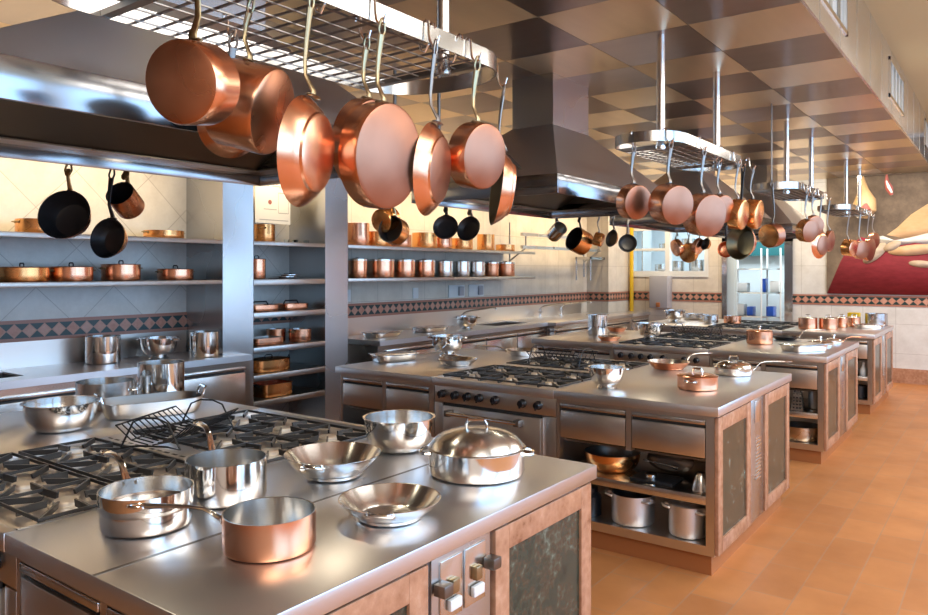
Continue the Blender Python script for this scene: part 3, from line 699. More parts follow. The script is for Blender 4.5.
def long_handle(parent, r, z, L, mh='brass', w=.011, rise=.02, drop=False, a=0.0, hole=True, flat=.55, name='handle'):
    """along +X from the wall at radius r, height z"""
    b = MB(); b.T = Matrix.Rotation(a, 4, 'Z')
    # rivet plate hugging the wall
    for s in (-1, 1): b.tube([(r*math.cos(s*.16)-.001, r*math.sin(s*.16), z-.004), (r*math.cos(s*.16)+.006, r*math.sin(s*.16), z-.004)], .0075, 8)
    pl = [(r*math.cos(q*.05)+.003, r*math.sin(q*.05), z-.004) for q in range(-5, 6)]; b.tube(pl, [.004]+[.011]*9+[.004], 6, .35, up=(0,0,1))
    pts = [(r+.001, 0, z-.004), (r+.014, 0, z-.004), (r+.030, 0, z+rise*.25), (r+.055, 0, z+rise*.8), (r+.09, 0, z+rise), (r+L*.6, 0, z+rise*1.05), (r+L-.03, 0, z+rise*1.0)]
    b.tube(pts, [w*1.1, w*1.0, w*.85, w*.75, w*.75, w*.95, w*1.25], 10, flat)
    if hole:
        c = (r+L-.008, z+rise); ring = []
        for k in range(14): q = 2*PI*k/14; ring.append((c[0]+.026*math.cos(q), .013*math.sin(q)*(1.1 if math.cos(q) < 0 else .9), c[1]))
        b.tube(ring, .0042, 6, 1, up=(0,0,1), closed=True)
    return b.build(name, mh, parent)
def loop_handle(parent, r, z, ang, w=.05, d=.035, mh='brass', th=.005, up=0.0, name='handle'):
    b = MB(); b.T = Matrix.Rotation(ang, 4, 'Z')
    x0 = math.sqrt(max(0, r*r-w*w))
    pts = [(x0-.002, -w, z), (x0+d*.5, -w*1.02, z+up*.4), (x0+d, -w*.7, z+up), (x0+d*1.15, 0, z+up*1.1), (x0+d, w*.7, z+up), (x0+d*.5, w*1.02, z+up*.4), (x0-.002, w, z)]
    b.tube(pts, th, 8, 1, up=(0,0,1))
    for s in (-1, 1): b.tube([(x0-.002, w*s, z), (x0+.006, w*s, z)], .010, 8)
    return b.build(name, mh, parent)
def strap_handle(parent, x0, z, w=.06, d=.05, up=.03, mh='polish', ang=0, th=.006):
    b = MB(); b.T = Matrix.Rotation(ang, 4, 'Z')
    b.tube([(x0,-w,z), (x0+d*.3,-w,z+up*.8), (x0+d*.5,-w*.8,z+up), (x0+d*.5,w*.8,z+up), (x0+d*.3,w,z+up*.8), (x0,w,z)], th, 8); return b.build('handle', mh, parent)
def lid(parent, r, z, mt='copper', dome=.01, knob='loop', mk='black_iron', kr=.035, name='lid', sx=1, sy=1):
    b = MB(); pr = [(r, z), (r+.003, z+.002), (r*.97, z+.005)]
    for k in range(1, 7): a = PI/2*k/6; pr.append((r*.95*math.cos(a), z+.005+dome*math.sin(a)))
    pr[-1] = (0, z+.005+dome)
    b.lathe([(0, z-.001), (r, z-.001)]+pr, 40, sx, sy); o = b.build(name, mt, parent)
    k = MB(); zt = z+.004+dome
    if knob == 'loop': k.tube([(-kr,0,zt-.002), (-kr,0,zt+.016), (-kr*.7,0,zt+.024), (kr*.7,0,zt+.024), (kr,0,zt+.016), (kr,0,zt-.002)], .005, 8)
    elif knob == 'arch': k.tube([(-kr,0,zt-.004), (-kr,0,zt+.014), (-kr*.8,0,zt+.028), (kr*.8,0,zt+.028), (kr,0,zt+.014), (kr,0,zt-.004)], [.008,.010,.012,.012,.010,.008], 8, .5)
    elif knob == 'ball': k.T = Matrix.Translation((0,0,zt)); k.lathe([(0,0),(.010,0),(.008,.012),(.018,.022),(.014,.034),(0,.038)], 14)
    elif knob is None: return o
    k.build('knob', mk, o); return o
def hang(t, tipx, tipz, cogz, px, py, pz, phi_deg, spin=0.0):
    """Hang a pan whose handle tip is at local (tipx,0,tipz); its base then faces azimuth phi (deg, world)."""
    th = math.atan2(tipz-cogz, tipx)          # balance about the hook
    n = math.radians(phi_deg)
    # local X -> up, local -Z -> n
    up = Vector((0,0,1)); nn = Vector((math.cos(n), math.sin(n), 0)); zl = -nn; xl = up; yl = zl.cross(xl)
    R0 = Matrix((xl, yl, zl)).transposed().to_4x4()
    R = R0 @ Matrix.Rotation(th, 4, 'Y')   # tilt
    Tm = Matrix.Translation((px, py, pz)) @ R @ Matrix.Translation((-tipx, 0, -tipz))
    t.matrix_world = Tm; return t
def azi(px, py, deg):
    """azimuth of the direction to the viewpoint side of the room turned by deg"""
    return math.degrees(math.atan2(-py, -px)) + deg
def hung_pan(name, label, x, y, z, r, h, L, deg, wall='straight', mo='copper', mi='tin', mh='brass', mb_=None, rise=.03, rb=None, group='copper pans hung from the pot racks', n=40, cat='pan', hz=.8):
    t = thing(name, label, cat, (0,0,0), 0, group)
    pan_body(t, r, h, wall, mo, mi, rb=rb, mb_=mb_, n=n)
    long_handle(t, r, h*hz, L, mh, rise=rise)
    return hang(t, r+L, h*hz+rise, h*.5, x, y, z, azi(x, y, deg))

# --- pans on the nearest rack (hook, then pan)
XB = -1.53; HZ = 2.333
def rackpan(y, deg, r, h, L, label, wall='straight', x=-1.49, z=HZ, hk=True, **k):
    o = hung_pan(k.pop('name', 'copper_saucepan'), label, x, y, z, r, h, L, deg, wall, **k)
    if hk: hook(x-.040, y, 0, 'hook of ' + label.split(',')[0])
    return o
CP = dict(mb_='copper_pink', mh='iron'); FP = 'copper_frying_pan'
rackpan(.987, -36, .094, .091, .201, 'copper saucepan with a dark worn base, leftmost on the nearest rack', mb_='copper_old')
rackpan(1.437, 25, .106, .05, .159, 'shallow copper pan behind the two leftmost saucepans', 'flare', x=-1.95, hk=False, name=FP, mi='black_iron', mh='iron')
hook(-1.99, 1.437, 0, 'hook under the wire grid of the nearest rack carrying the shallow copper pan', ztop=2.415)
rackpan(1.274, 62, .117, .139, .157, 'copper saucepan tilted to the right, second from the left on the nearest rack', x=-1.65, mb_='copper_old')
rackpan(1.343, 66, .147, .049, .262, 'wide flared copper saute pan, third from the left on the nearest rack', 'flare', name='copper_saute_pan', mb_='copper')
rackpan(1.699, 54, .141, .057, .183, 'copper saucepan half hidden behind the largest hanging one', x=-1.63, mb_='copper_pink')
rackpan(1.617, 52, .155, .065, .229, 'largest hanging copper saucepan with broad pink base, middle of the nearest rack', mb_='copper_pink')
rackpan(1.868, 72, .150, .042, .248, 'flared copper frying pan right of the largest hanging one', 'flare', name=FP, mb_='copper_pink', mh='iron')
rackpan(2.102, 50, .114, .077, .208, 'copper saucepan with ringed pink base near the right end of the nearest rack', mb_='copper_pink')
rackpan(2.434, 100, .146, .060, .243, 'copper frying pan seen edge on with olive lining at the rack end', 'flare', x=-1.60, z=2.32, name=FP, mi='olive', mh='iron')
# --- second rack
rackpan(4.094, 42, .102, .079, .216, 'copper saucepan, leftmost on the second rack', x=-1.78, hk=False, **CP)
hook(-1.78, 4.060, PI/2, 'hook on the rounded end band of the second rack')
rackpan(4.105, 40, .113, .122, .227, 'copper saucepan with large base, second from the left on the second rack', x=-1.56, **CP)
rackpan(4.465, 46, .128, .110, .256, 'copper saucepan with large base, third from the left on the second rack', **CP)
rackpan(5.016, 48, .096, .079, .211, 'copper saucepan behind the third one on the second rack', x=-1.57, **CP)
rackpan(5.158, 70, .103, .075, .238, 'copper saucepan turned sideways near the right of the second rack', mh='iron', mo='copper_orange')
rackpan(5.380, 138, .125, .070, .40, 'wide copper frying pan with dark lining low on the second rack', 'flare', name=FP, mi='olive', mh='black_iron', x=-1.52)
rackpan(5.521, 74, .106, .085, .210, 'copper saucepan turned sideways at the right end of the second rack', mh='iron', mo='copper_orange')
rackpan(6.463, -35, .099, .090, .331, 'round orange copper pan hanging alone on a long handle past the second rack', x=-1.60, hk=False, name=FP, mb_='copper_orange', mo='copper_pink', mh='iron')
tag(MB().cyl((-1.60, 6.463, HZ-.002), (-1.60, 6.463, CZ), .005, 8).build('hanging_rod', 'iron'), 'thin rod from the ceiling carrying the lone orange copper pan', 'rod')
# --- third and fourth racks
rackpan(7.359, 50, .104, .085, .251, 'copper saucepan, leftmost on the third rack', mb_='copper_pink', mh='iron', mo='copper_orange', x=-1.51)
rackpan(7.62, 40, .100, .06, .20, 'small copper saucepan behind the first one on the third rack', x=-1.51, **CP)
rackpan(8.000, 58, .137, .040, .334, 'wide copper frying pan hanging low on the third rack', 'flare', name=FP, x=-1.51, **CP)
rackpan(8.450, 72, .110, .040, .307, 'copper pan at the far right end of the third rack', x=-1.52, **CP)
rackpan(10.15, 60, .102, .113, .34, 'copper saucepan, left one of the pair on the fourth rack', mh='iron', mo='copper_orange', mb_='copper', x=-1.60)
rackpan(10.28, 45, .114, .060, .356, 'copper saucepan with round pink base on the fourth rack', x=-1.50, **CP)
rackpan(10.953, 68, .150, .050, .299, 'copper saute pan near the right end of the fourth rack', x=-1.50, **CP)
rackpan(11.33, 60, .115, .050, .210, 'copper saucepan at the far right end of the fourth rack', x=-1.50, **CP)
# spare hooks
for x, y, lb in ((-1.53, 1.44, 'spare S-hook beside the flared saute pan on the nearest rack'), (-1.53, 1.90, 'spare curled hook between the large saucepan and the frying pan'), (-1.53, 2.05, 'spare curled hook left of the ringed saucepan'), (-1.53, 4.9, 'spare hook on the second rack band'), (-1.55, 7.75, 'spare hook at the left of the third rack')): hook(x, y, PI, lb)

# --- pans under the hoods
XH = -3.19
G2 = 'pans hung under the hood edges'
def hoodpan(x, y, deg, r, h, L, label, z=2.045, **k):
    return hung_pan(k.pop('name', 'skillet'), label, x, y, z, r, h, L, deg, k.pop('wall', 'flare'), group=G2, n=36, **k)
hoodpan(XH, 1.530, 155, .106, .085, .100, 'large black-lined skillet, leftmost under the nearest hood', mi='black_iron', mo='copper_old', mh='brass', rise=.03)
hoodpan(XH, 1.717, 140, .089, .058, .206, 'small black-lined copper pan low under the nearest hood', mi='black_iron', mo='copper_orange', mh='black_iron', wall='flare', name='copper_frying_pan')
hoodpan(XH, 1.781, 150, .062, .120, .045, 'small black-lined copper saucepan high under the nearest hood', mi='black_iron', mo='copper_old', mh='brass', wall='straight', name='copper_saucepan')
hoodpan(-2.302, 2.52, -35, .056, .080, .141, 'small orange copper saucepan below the largest hanging saucepan', mi='black_iron', mo='copper_orange', mb_='copper_orange', wall='straight', name='copper_saucepan')
hoodpan(-2.247, 2.52, 150, .062, .075, .189, 'black-lined copper pan half hidden below the largest hanging saucepan', mi='black_iron', mo='copper_orange', wall='straight', name='copper_saucepan')
hoodpan(-3.19, 4.115, 170, .089, .03, .042, 'round black skillet, left one under the second hood', mi='black_iron', mo='black_iron', mh='black_iron')
hoodpan(-3.19, 4.40, 150, .095, .04, .035, 'round black skillet, right one under the second hood', mi='black_iron', mo='black_iron', mh='iron')
hoodpan(-3.13, 5.58, 215, .062, .14, .03, 'steel beaker hung sideways at the far end of the second hood', mi='tin', mo='polish', mh='black_iron', wall='straight', name='steel_beaker', rise=.01)
hoodpan(-2.91, 5.58, 130, .102, .13, .078, 'black-lined copper saucepan at the far end of the second hood', mi='black_iron', mo='copper_orange', mh='black_iron', wall='straight', name='copper_saucepan')
hoodpan(-2.732, 5.58, 75, .056, .070, .118, 'small bright copper saucepan at the far end of the second hood', mi='tin', mo='copper_orange', mh='iron', wall='straight', name='copper_saucepan')
hoodpan(-2.608, 5.58, 130, .071, .03, .103, 'black skillet with copper outside at the far end of the second hood', mi='black_iron', mo='copper_orange', mh='iron')
hoodpan(-2.481, 5.58, 180, .073, .03, .144, 'all-black round skillet in front of the back window', mi='black_iron', mo='black_iron', mh='iron')
hoodpan(-3.15, 8.47, -60, .100, .06, .064, 'copper saucepan, left of the cluster hanging past the third hood', mo='copper', mh='iron', wall='straight', name='copper_saucepan')
hoodpan(-3.014, 8.47, -35, .112, .07, .115, 'broad orange copper pan in the cluster hanging past the third hood', mo='copper_orange', mh='iron', wall='straight', name='copper_saucepan')
hoodpan(-2.90, 8.47, 60, .095, .05, .059, 'copper saucepan behind the broad pan past the third hood', mo='copper', mh='iron', wall='straight', name='copper_saucepan')
hoodpan(-2.80, 8.47, 130, .071, .046, .062, 'black-lined copper pan at the right of the cluster past the third hood', mi='black_iron', mo='copper_orange', mh='iron')
hoodpan(-2.09, 6.85, 178, .075, .05, .17, 'small round pan with dark copper rim hanging below the wide frying pan', mi='copper_old', mo='black_iron', mh='black_iron')

# ================================================================== cookware on surfaces
def pot(name, label, x, y, z, r, h, rz=0, wall='straight', mo='polish', mi='spun', group=None, cat='pot', **k):
    t = thing(name, label, cat, (x, y, z), rz, group); pan_body(t, r, h, wall, mo, mi, **k); return t
ZT = .9015
# nearest island
t = pot('ridged_saucepan', 'steel saucepan with a stepped steamer insert at the front left of the nearest worktop', -1.944, 1.145, ZT, .120, .050, math.radians(172), mo='polish', mi='spun', cat='saucepan')
pan_body(t, .125, .055, 'straight', 'polish', 'spun', name='insert').location = (0,0,.048)
long_handle(t, .122, .095, .185, 'polish', w=.013, rise=.055, flat=.45)
t = pot('deep_saucepan', 'tall polished steel saucepan behind the copper one on the nearest worktop', -1.973, 1.428, ZT, .122, .125, math.radians(162), mo='polish', mi='spun', cat='saucepan')
long_handle(t, .122, .110, .19, 'polish', w=.013, rise=.07, flat=.45)
t = pot('copper_saucepan', 'copper saucepan with steel lining at the front of the nearest worktop', -1.531, 1.238, ZT, .117, .093, math.radians(214), mo='copper', mi='spun', cat='saucepan')
long_handle(t, .117, .078, .235, 'polish', w=.011, rise=.022)
t = pot('steel_saute_pan', 'deep flared steel pan behind the other open pan on the nearest worktop', -1.89, 1.801, ZT, .166, .078, math.radians(-60), 'flare', mo='polish', mi='spun', rb=.10, cat='pan')
loop_handle(t, .150, .060, math.radians(-10), .035, .028, 'polish', .005, .01)
t = pot('steel_saute_pan', 'shallow flared steel pan, frontmost open pan right of the copper saucepan', -1.439, 1.594, ZT, .147, .056, math.radians(-60), 'flare', mo='polish', mi='spun', rb=.095, cat='pan')
loop_handle(t, .128, .045, math.radians(0), .035, .030, 'polish', .006, .008)
t = pot('mixing_bowl', 'deep polished steel bowl left of the domed casserole', -1.962, 2.288-.06, ZT, .138, .125, 0, 'bowl', lip=.006, cat='bowl', rb=.11)
t = pot('domed_casserole', 'wide steel casserole with domed lid and loop handles on the nearest worktop', -1.513, 2.128, ZT, .168, .088, math.radians(35), mi='spun', cat='casserole')
lid(t, .171, .090, 'spun', .062, 'arch', 'polish', .036)
loop_handle(t, .166, .074, 0, .045, .034, 'polish', .006); loop_handle(t, .166, .074, PI, .045, .034, 'polish', .006)
t = pot('mixing_bowl', 'rounded steel bowl at the far left of the nearest island', -3.419, 1.606, ZT, .150, .120, 0, 'bowl', lip=.010, cat='bowl', rb=.11)
t = pot('steel_pot', 'round steel pot with a loop handle behind the rounded bowl', -3.795, 2.007, ZT, .140, .135, 0, 'bowl', mo='satin', cat='pot', rb=.16)
loop_handle(t, .138, .09, math.radians(40), .03, .025, 'polish', .004)
t = pot('stockpot', 'tall polished steel pot behind the roasting tin', -3.76, 2.3, ZT, .120, .205, 0, cat='pot')
t = thing('roasting_tin', 'large oblong steel roasting tin with upright handles behind the hob', 'roasting tin', (-3.43, 2.05, ZT), math.radians(72))
pan_body(t, .13, .075, 'flare', 'satin', 'dsteel', rb=.11, sq=(.235, .135, 3.5), lip=.006)
strap_handle(t, .230, .070, .045, .04, .045); strap_handle(t, .230, .070, .045, .04, .045, ang=PI)
# wire roasting rack
def wire_rack(x, y, z, rz, label, s=1.0):
    t = thing('wire_roasting_rack', label, 'rack', (x, y, z), rz, 'wire racks on the hobs'); a = MB()
    w_, l_ = .17*s, .24*s
    for sg in (-1, 1):
        for k in range(13): yy_ = -l_+2*l_*k/12; a.tube([(0.01*sg, yy_, .015), (sg*w_*.55, yy_, .03), (sg*w_, yy_, .085)], .0028, 5)
        a.tube([(sg*w_, -l_, .085), (sg*w_, l_, .085)], .004, 6); a.tube([(sg*w_*.55, -l_, .03), (sg*w_*.55, l_, .03)], .003, 6)
    a.build('grid', 'wire', t)
    for e in (-1, 1):
        b_ = MB(); b_.tube([(-w_*.85, e*l_, .0), (-w_*.5, e*l_, .115*s), (-w_*.2, e*l_, .135*s), (w_*.2, e*l_, .135*s), (w_*.5, e*l_, .115*s), (w_*.85, e*l_, .0), (w_*.4, e*l_*.9, .004), (-w_*.4, e*l_*.9, .004), (-w_*.85, e*l_, 0)], .004, 6)
        b_.build('end_frame', 'wire', t)
    return t
wire_rack(-2.80, 1.80, .914, math.radians(26), 'folding black wire roasting rack on the nearest hob', .88)
wire_rack(-2.72, 4.93, .915, math.radians(88), 'black wire roasting rack at the back of the second hob', .9)
wire_rack(-2.70, 7.85, .915, math.radians(80), 'black wire roasting rack at the back of the third hob', .9)
# second island
def oval_tray(label, x, y, z, rz, sx, sy, h=.05, lidded=True, mo='polish', name='steel_tray', cat='tray'):
    t = thing(name, label, cat, (x, y, z), rz)
    pan_body(t, .10, h, 'flare', mo, 'satin', rb=.09, sq=(sx, sy, 4), lip=.010)
    strap_handle(t, sx-.01, h-.012, sy*.35, .04, .02); strap_handle(t, sx-.01, h-.012, sy*.35, .04, .02, ang=PI)
    if lidded: MB().box(-sx*.96, sx*.96, -sy*.94, sy*.94, h+.004, h+.010, .003).build('cover', 'satin', t)
    return t
oval_tray('rectangular steel tray with cover at the left end of the second island', -3.91, 4.38, ZT, math.radians(76), .18, .11)
t = pot('steel_pan', 'small open steel dish with long handle behind the tray on the second island', -3.6, 4.7, ZT, .09, .03, math.radians(150), 'flare', cat='pan'); long_handle(t, .09, .025, .17, 'polish', rise=.02, w=.008)
def colander(x, y, z, label, s=1.0, grp='footed steel colanders'):
    t = thing('footed_colander', label, 'colander', (x, y, z), .5, grp)
    b_ = MB(); b_.lathe([(.07*s,0),(.075*s,0),(.055*s,.022*s),(.045*s,.030*s),(.05*s,.026*s),(.065*s,.004)], 28); b_.build('foot', 'polish', t)
    o = pan_body(t, .135*s, .128*s, 'bowl', 'polish', 'spun', rb=.10*s, lip=.008); o.location = (0,0,.028*s)
    loop_handle(t, .138*s, .145*s, 0, .035*s, .03*s, 'polish', .004); loop_handle(t, .138*s, .145*s, PI, .035*s, .03*s, 'polish', .004); return t
colander(-3.824, 4.956, ZT, 'footed steel colander at the left of the second island')
t = pot('steel_pan', 'shallow round steel pan in front of the colander on the second island', -3.354, 4.47, ZT, .150, .045, .3, 'flare', mo='satin', mi='spun', cat='pan')
t = pot('steel_frying_pan', 'frying pan with a long angled handle behind the hob of the second island', -3.286, 5.274, ZT, .138, .05, math.radians(195), 'flare', mo='polish', mi='spun', cat='pan'); long_handle(t, .13, .035, .26, 'satin', rise=.03, w=.010)
t = colander(-1.98, 4.145, ZT, 'footed steel bowl right of the second hob', .78)
t = pot('copper_frying_pan', 'copper frying pan with steel lining and angled handle at the back of the second island', -1.991, 5.186, ZT, .150, .055, math.radians(62), 'flare', mo='copper', mi='spun', cat='pan'); long_handle(t, .145, .045, .25, 'satin', rise=.05, w=.009)
t = pot('copper_pot', 'round copper pot with a lid near the front right of the second island', -1.517, 4.42, ZT, .117, .075, 0, mo='copper', cat='pot')
lid(t, .118, .076, 'copper', .012, 'arch', 'polish', .03); loop_handle(t, .116, .055, PI*.5, .03, .025, 'polish', .004); loop_handle(t, .116, .055, -PI*.5, .03, .025, 'polish', .004)
t = pot('steel_saute_pan', 'lidded steel saute pan with long handle at the back right of the second island', -1.53, 5.18, ZT, .125, .045, math.radians(38), 'straight', mo='polish', cat='pan')
lid(t, .126, .046, 'polish', .045, 'arch', 'polish', .028); long_handle(t, .125, .035, .26, 'satin', rise=.05, w=.009)
# third island
t = pot('stockpot', 'tall steel pot with wide rim at the left end of the third island', -3.662, 7.441, ZT, .105, .22, 0, lip=.02, cat='pot')
t = pot('copper_frying_pan', 'copper frying pan at the front left of the third island', -3.27, 6.909999999999999, ZT, .12, .045, .8, 'flare', mo='copper', mi='spun', cat='pan')
t = pot('copper_frying_pan', 'copper frying pan behind the first one on the third island', -3.695, 8.013, ZT, .12, .05, .4, 'flare', mo='copper', mi='spun', cat='pan')
colander(-3.05, 7.42, ZT, 'footed steel colander left of the third hob')
t = pot('copper_pot', 'lidded copper pot on the right-hand worktop of the third island', -1.966, 7.491, ZT, .120, .12, .6, mo='copper', cat='pot'); lid(t, .121, .121, 'copper', .015, 'ball', 'polish')
oval_tray('rectangular steel tray at the right end of the third island', -1.48, 7.08, ZT, math.radians(62), .20, .13, .05, True)
t = pot('steel_pan', 'lidded steel pan behind the tray at the right end of the third island', -1.45, 7.62, ZT, .11, .03, 0, mo='polish', cat='pan'); lid(t, .112, .031, 'polish', .02, 'ball', 'polish')
t = pot('steel_pan', 'small lidded pan at the back right corner of the third island', -1.40, 7.98, ZT, .075, .025, .6, mo='polish', cat='pan'); lid(t, .076, .026, 'polish', .02, 'ball', 'polish'); long_handle(t, .075, .02, .22, 'copper', rise=.04, w=.008)
t = pot('steel_frying_pan', 'dark frying pan with raised steel handle behind the copper pot on the third island', -1.86, 8.05, ZT, .13, .035, math.radians(40), 'flare', mo='black_iron', mi='black_iron', cat='pan'); long_handle(t, .13, .03, .28, 'satin', rise=.07, w=.009)
# fourth island
colander(-3.76, 10.031, ZT, 'footed steel colander at the left of the farthest island', 1.0)
for k, (x, y, r_, h_) in enumerate(((-3.68, 10.60, .15, .085), (-3.42, 10.42, .13, .09), (-3.238, 9.963, .094, .11))):
    pot('steel_pot', ['steel pot beside the colander on the farthest island', 'second steel pot from the colander on the farthest island', 'small steel pot at the front left of the farthest island'][k], x, y, ZT, r_, h_, 0, mo='satin', cat='pot')
t = pot('copper_pot', 'shallow copper pot at the left of the farthest hob', -3.013, 10.155, ZT, .112, .10, 0, mo='copper', cat='pot')
for k, (x, y, r_, h_) in enumerate(((-1.99, 9.72, .105, .13), (-1.78, 9.82, .105, .13), (-1.70, 10.21, .068, .12), (-1.60, 10.46, .068, .115))):
    t = pot('copper_pot', ['copper pot, leftmost on the right-hand worktop of the farthest island', 'copper pot, second from the left on the farthest right-hand worktop', 'smaller copper pot, third from the left on the farthest right-hand worktop', 'smaller copper pot nearest the white tray on the farthest worktop'][k], x, y, ZT, r_, h_, 0, mo='copper', cat='pot', n=32)
    lid(t, r_+.001, h_+.001, 'satin', .012, 'loop', 'polish', .025)
oval_tray('steel tray with pale cover at the end of the farthest island', -1.42, 10.30, ZT, .2, .16, .13, .04, True)
t = pot('steel_bucket', 'cylindrical steel bucket against the back wall', -1.4, 10.82, ZT, .13, .155, 0, mo='steel', cat='bucket')
tag(MB().box(-1.72, -1.58, 10.72, 10.84, ZT, ZT+.16, .006).build('yellow_carton', 'yellow'), 'yellow box beside the steel bucket on the farthest island', 'box')
# wall counters
pot('stockpot', 'polished steel pot standing against the splashback on the left wall counter', -5.62, 2.953, ZT, .125, .205, 0, cat='pot')
colander(-5.54, 3.369, ZT, 'wide-rimmed steel colander on the left wall counter', 1.05)
pot('stockpot', 'polished steel pot at the right end of the left wall counter', -5.35, 3.66, ZT, .115, .205, 0, cat='pot')
oval_tray('covered steel tray, nearer of the two on the far left counter', -5.42, 5.88, ZT, PI/2, .20, .14, .045)
oval_tray('covered steel tray, farther of the two on the far left counter', -5.46, 6.75, ZT, PI/2, .22, .14, .045)
colander(-5.32, 7.28, ZT, 'footed steel colander beside the sink on the far left counter', .95)

# shelves, near bay
Z1, Z2 = 1.8665, 1.5315; GP = 'copper pots on the left wall shelves'
def cpot(label, x, y, z, r, h, mo='copper', withlid=False, knob='loop', handles=True, name='copper_pot', group=GP, ang=PI/2, n=32, **k):
    t = pot(name, label, x, y, z, r, h, 0, mo=mo, group=group, n=n, **k)
    if handles:
        loop_handle(t, r, h*.80, ang, .028, .025, 'brass', .0045); loop_handle(t, r, h*.80, ang+PI, .028, .025, 'brass', .0045)
    if withlid: lid(t, r+.002, h+.001, mo, .004, knob, 'black_iron', .03)
    return t
cpot('wide shallow copper pan at the left of the upper near shelf', -5.52, 2.44, Z1, .145, .10, 'copper_orange')
cpot('low copper pan with two handles at the right of the upper near shelf', -5.52, 3.40, Z1, .155, .062, 'copper_orange')
cpot('lidded copper pot, leftmost on the lower near shelf', -5.50, 2.32, Z2, .170, .095, 'copper_orange', True)
cpot('lidded copper pot, second from the left on the lower near shelf', -5.5, 2.655, Z2, .145, .100, 'copper', True)
cpot('taller lidded copper pot, third from the left on the lower near shelf', -5.5, 3.03, Z2, .140, .120, 'copper', True)
cpot('lidded copper pot, rightmost on the lower near shelf', -5.5, 3.49, Z2, .140, .085, 'copper', True)
# tall bay
GB = 'copperware between the steel pillars'
cpot('tall copper pot in front of the paper chart on the top shelf', -5.55, 4.43, Z1, .095, .165, 'copper_orange', group=GB, ang=-.9)
cpot('tall lidded copper pot on the second shelf between the pillars', -5.46, 4.27, 1.5325, .080, .175, 'copper', True, group=GB, handles=False)
for k in range(3):
    t = thing('flat_cover', ['flat dark pan lid at the bottom of the stack on the second shelf', 'flat pan lid in the middle of the stack on the second shelf', 'flat pan lid on top of the stack on the second shelf'][k], 'lid', (-5.50, 4.60+.03*k, 1.533+.0175*k), 0, 'pan lids stacked between the pillars')
    MB().lathe([(0,0),(.13-.01*k,0),(.13-.01*k,.004),(0,.007)], 32).build('plate', 'satin' if k else 'black_iron', t)
    MB().box(-.05, .05, -.008, .008, .006, .014, .002).build('grip', 'black_iron', t)
for k, (y, w_) in enumerate(((4.34, .14), (4.70, .14))):
    t = thing('copper_tray', ['rectangular copper tray with black handles, left on the third shelf', 'rectangular copper tray with black handles, right on the third shelf'][k], 'tray', (-5.50, y, 1.2405), PI/2, GB)
    pan_body(t, .05, .055, 'straight', 'copper', 'copper_old', sq=(w_, .11, 6)); MB().tube([(-.09,0,.055), (-.07,0,.085), (.07,0,.085), (.09,0,.055)], .007, 8).build('handle', 'black_iron', t)
t = thing('copper_tray', 'rectangular copper tray at the left of the fourth shelf', 'tray', (-5.48, 4.36, .9365), PI/2, GB); pan_body(t, .05, .065, 'straight', 'copper', 'tin', sq=(.16, .12, 6))
cpot('copper pot with brass handles at the right of the fourth shelf', -5.44, 4.76, .9365, .105, .12, 'copper', group=GB)
cpot('dark copper pot behind the brass-handled pot on the fourth shelf', -5.62, 4.62, .9365, .09, .12, 'copper_old', group=GB, handles=False)
t = thing('fish_kettle', 'oval orange copper pot with lid on the fifth shelf', 'pot', (-5.48, 4.42, .6925), PI/2, GB); pan_body(t, .08, .105, 'straight', 'copper_orange', 'copper', sq=(.21, .13, 2.6)); lid(t, .13, .107, 'copper_orange', .01, 'loop', 'black_iron', .04, sx=1.6, sy=1.0)
MB().tube([(.20,-.03,.08), (.235,-.02,.09), (.24,0,.13), (.235,.02,.09), (.20,.03,.08)], .005, 6).build('handle', 'black_iron', t)
t = thing('copper_tray', 'deep rectangular orange copper pan on the bottom visible shelf', 'pan', (-5.46, 4.44, .4665), PI/2, GB); pan_body(t, .05, .115, 'straight', 'copper_orange', 'copper', sq=(.165, .12, 6), lip=.008)
strap_handle(t, .16, .09, .03, .05, .02, 'black_iron'); strap_handle(t, .16, .09, .03, .05, .02, 'black_iron', ang=PI)
for k, (x, y) in enumerate(((-5.42, 4.58), (-5.40, 4.66), (-5.46, 4.72), (-5.42, 4.82))):
    tag(MB().lathe([(0,0),(.022,0),(.026,.03),(.024,.03),(.020,.003),(0,.003)], 16).build('small_glass', 'glass'), ['leftmost small glass on the top shelf between the pillars', 'second small glass on the top shelf between the pillars', 'third small glass on the top shelf between the pillars', 'rightmost small glass on the top shelf between the pillars'][k], 'glass', 'small glasses on the top shelf').location = (x, y, Z1)
# far shelves
GU = 'copper pots on the far upper shelf'; ordn = ['leftmost', 'second', 'third', 'fourth', 'fifth', 'sixth', 'seventh', 'eighth', 'rightmost']
for k, (y, r_, h_, mo) in enumerate(((5.61, .125, .235, 'copper'), (5.92, .13, .16, 'copper_orange'), (6.28, .13, .14, 'copper'), (6.72, .15, .18, 'copper_orange'), (7.05, .12, .14, 'copper'), (7.44, .14, .14, 'copper_orange'), (7.97, .115, .21, 'copper_orange'), (8.43, .13, .09, 'copper_orange'))):
    cpot('%s of the copper pots on the far upper shelf' % ordn[k], -5.52, y, Z1, r_, h_, mo, group=GU, handles=k in (1, 3), ang=0)
def canister(label, y, r_, h_, mo):
    t = pot('lidded_canister', label, -5.50, y, Z2, r_, h_, 0, mo=mo, group='canisters on the far lower shelf', cat='canister', n=32)
    b_ = MB().lathe([(0, h_-.001), (r_+.003, h_-.006), (r_+.003, h_+.012), (r_*.6, h_+.018), (0, h_+.02)], 32).build('lid', 'polish' if mo == 'polish' else 'satin', t)
    MB().box(-r_*.25, r_*.25, -.006, .006, h_+.016, h_+.030, .002).build('grip', 'satin', b_)
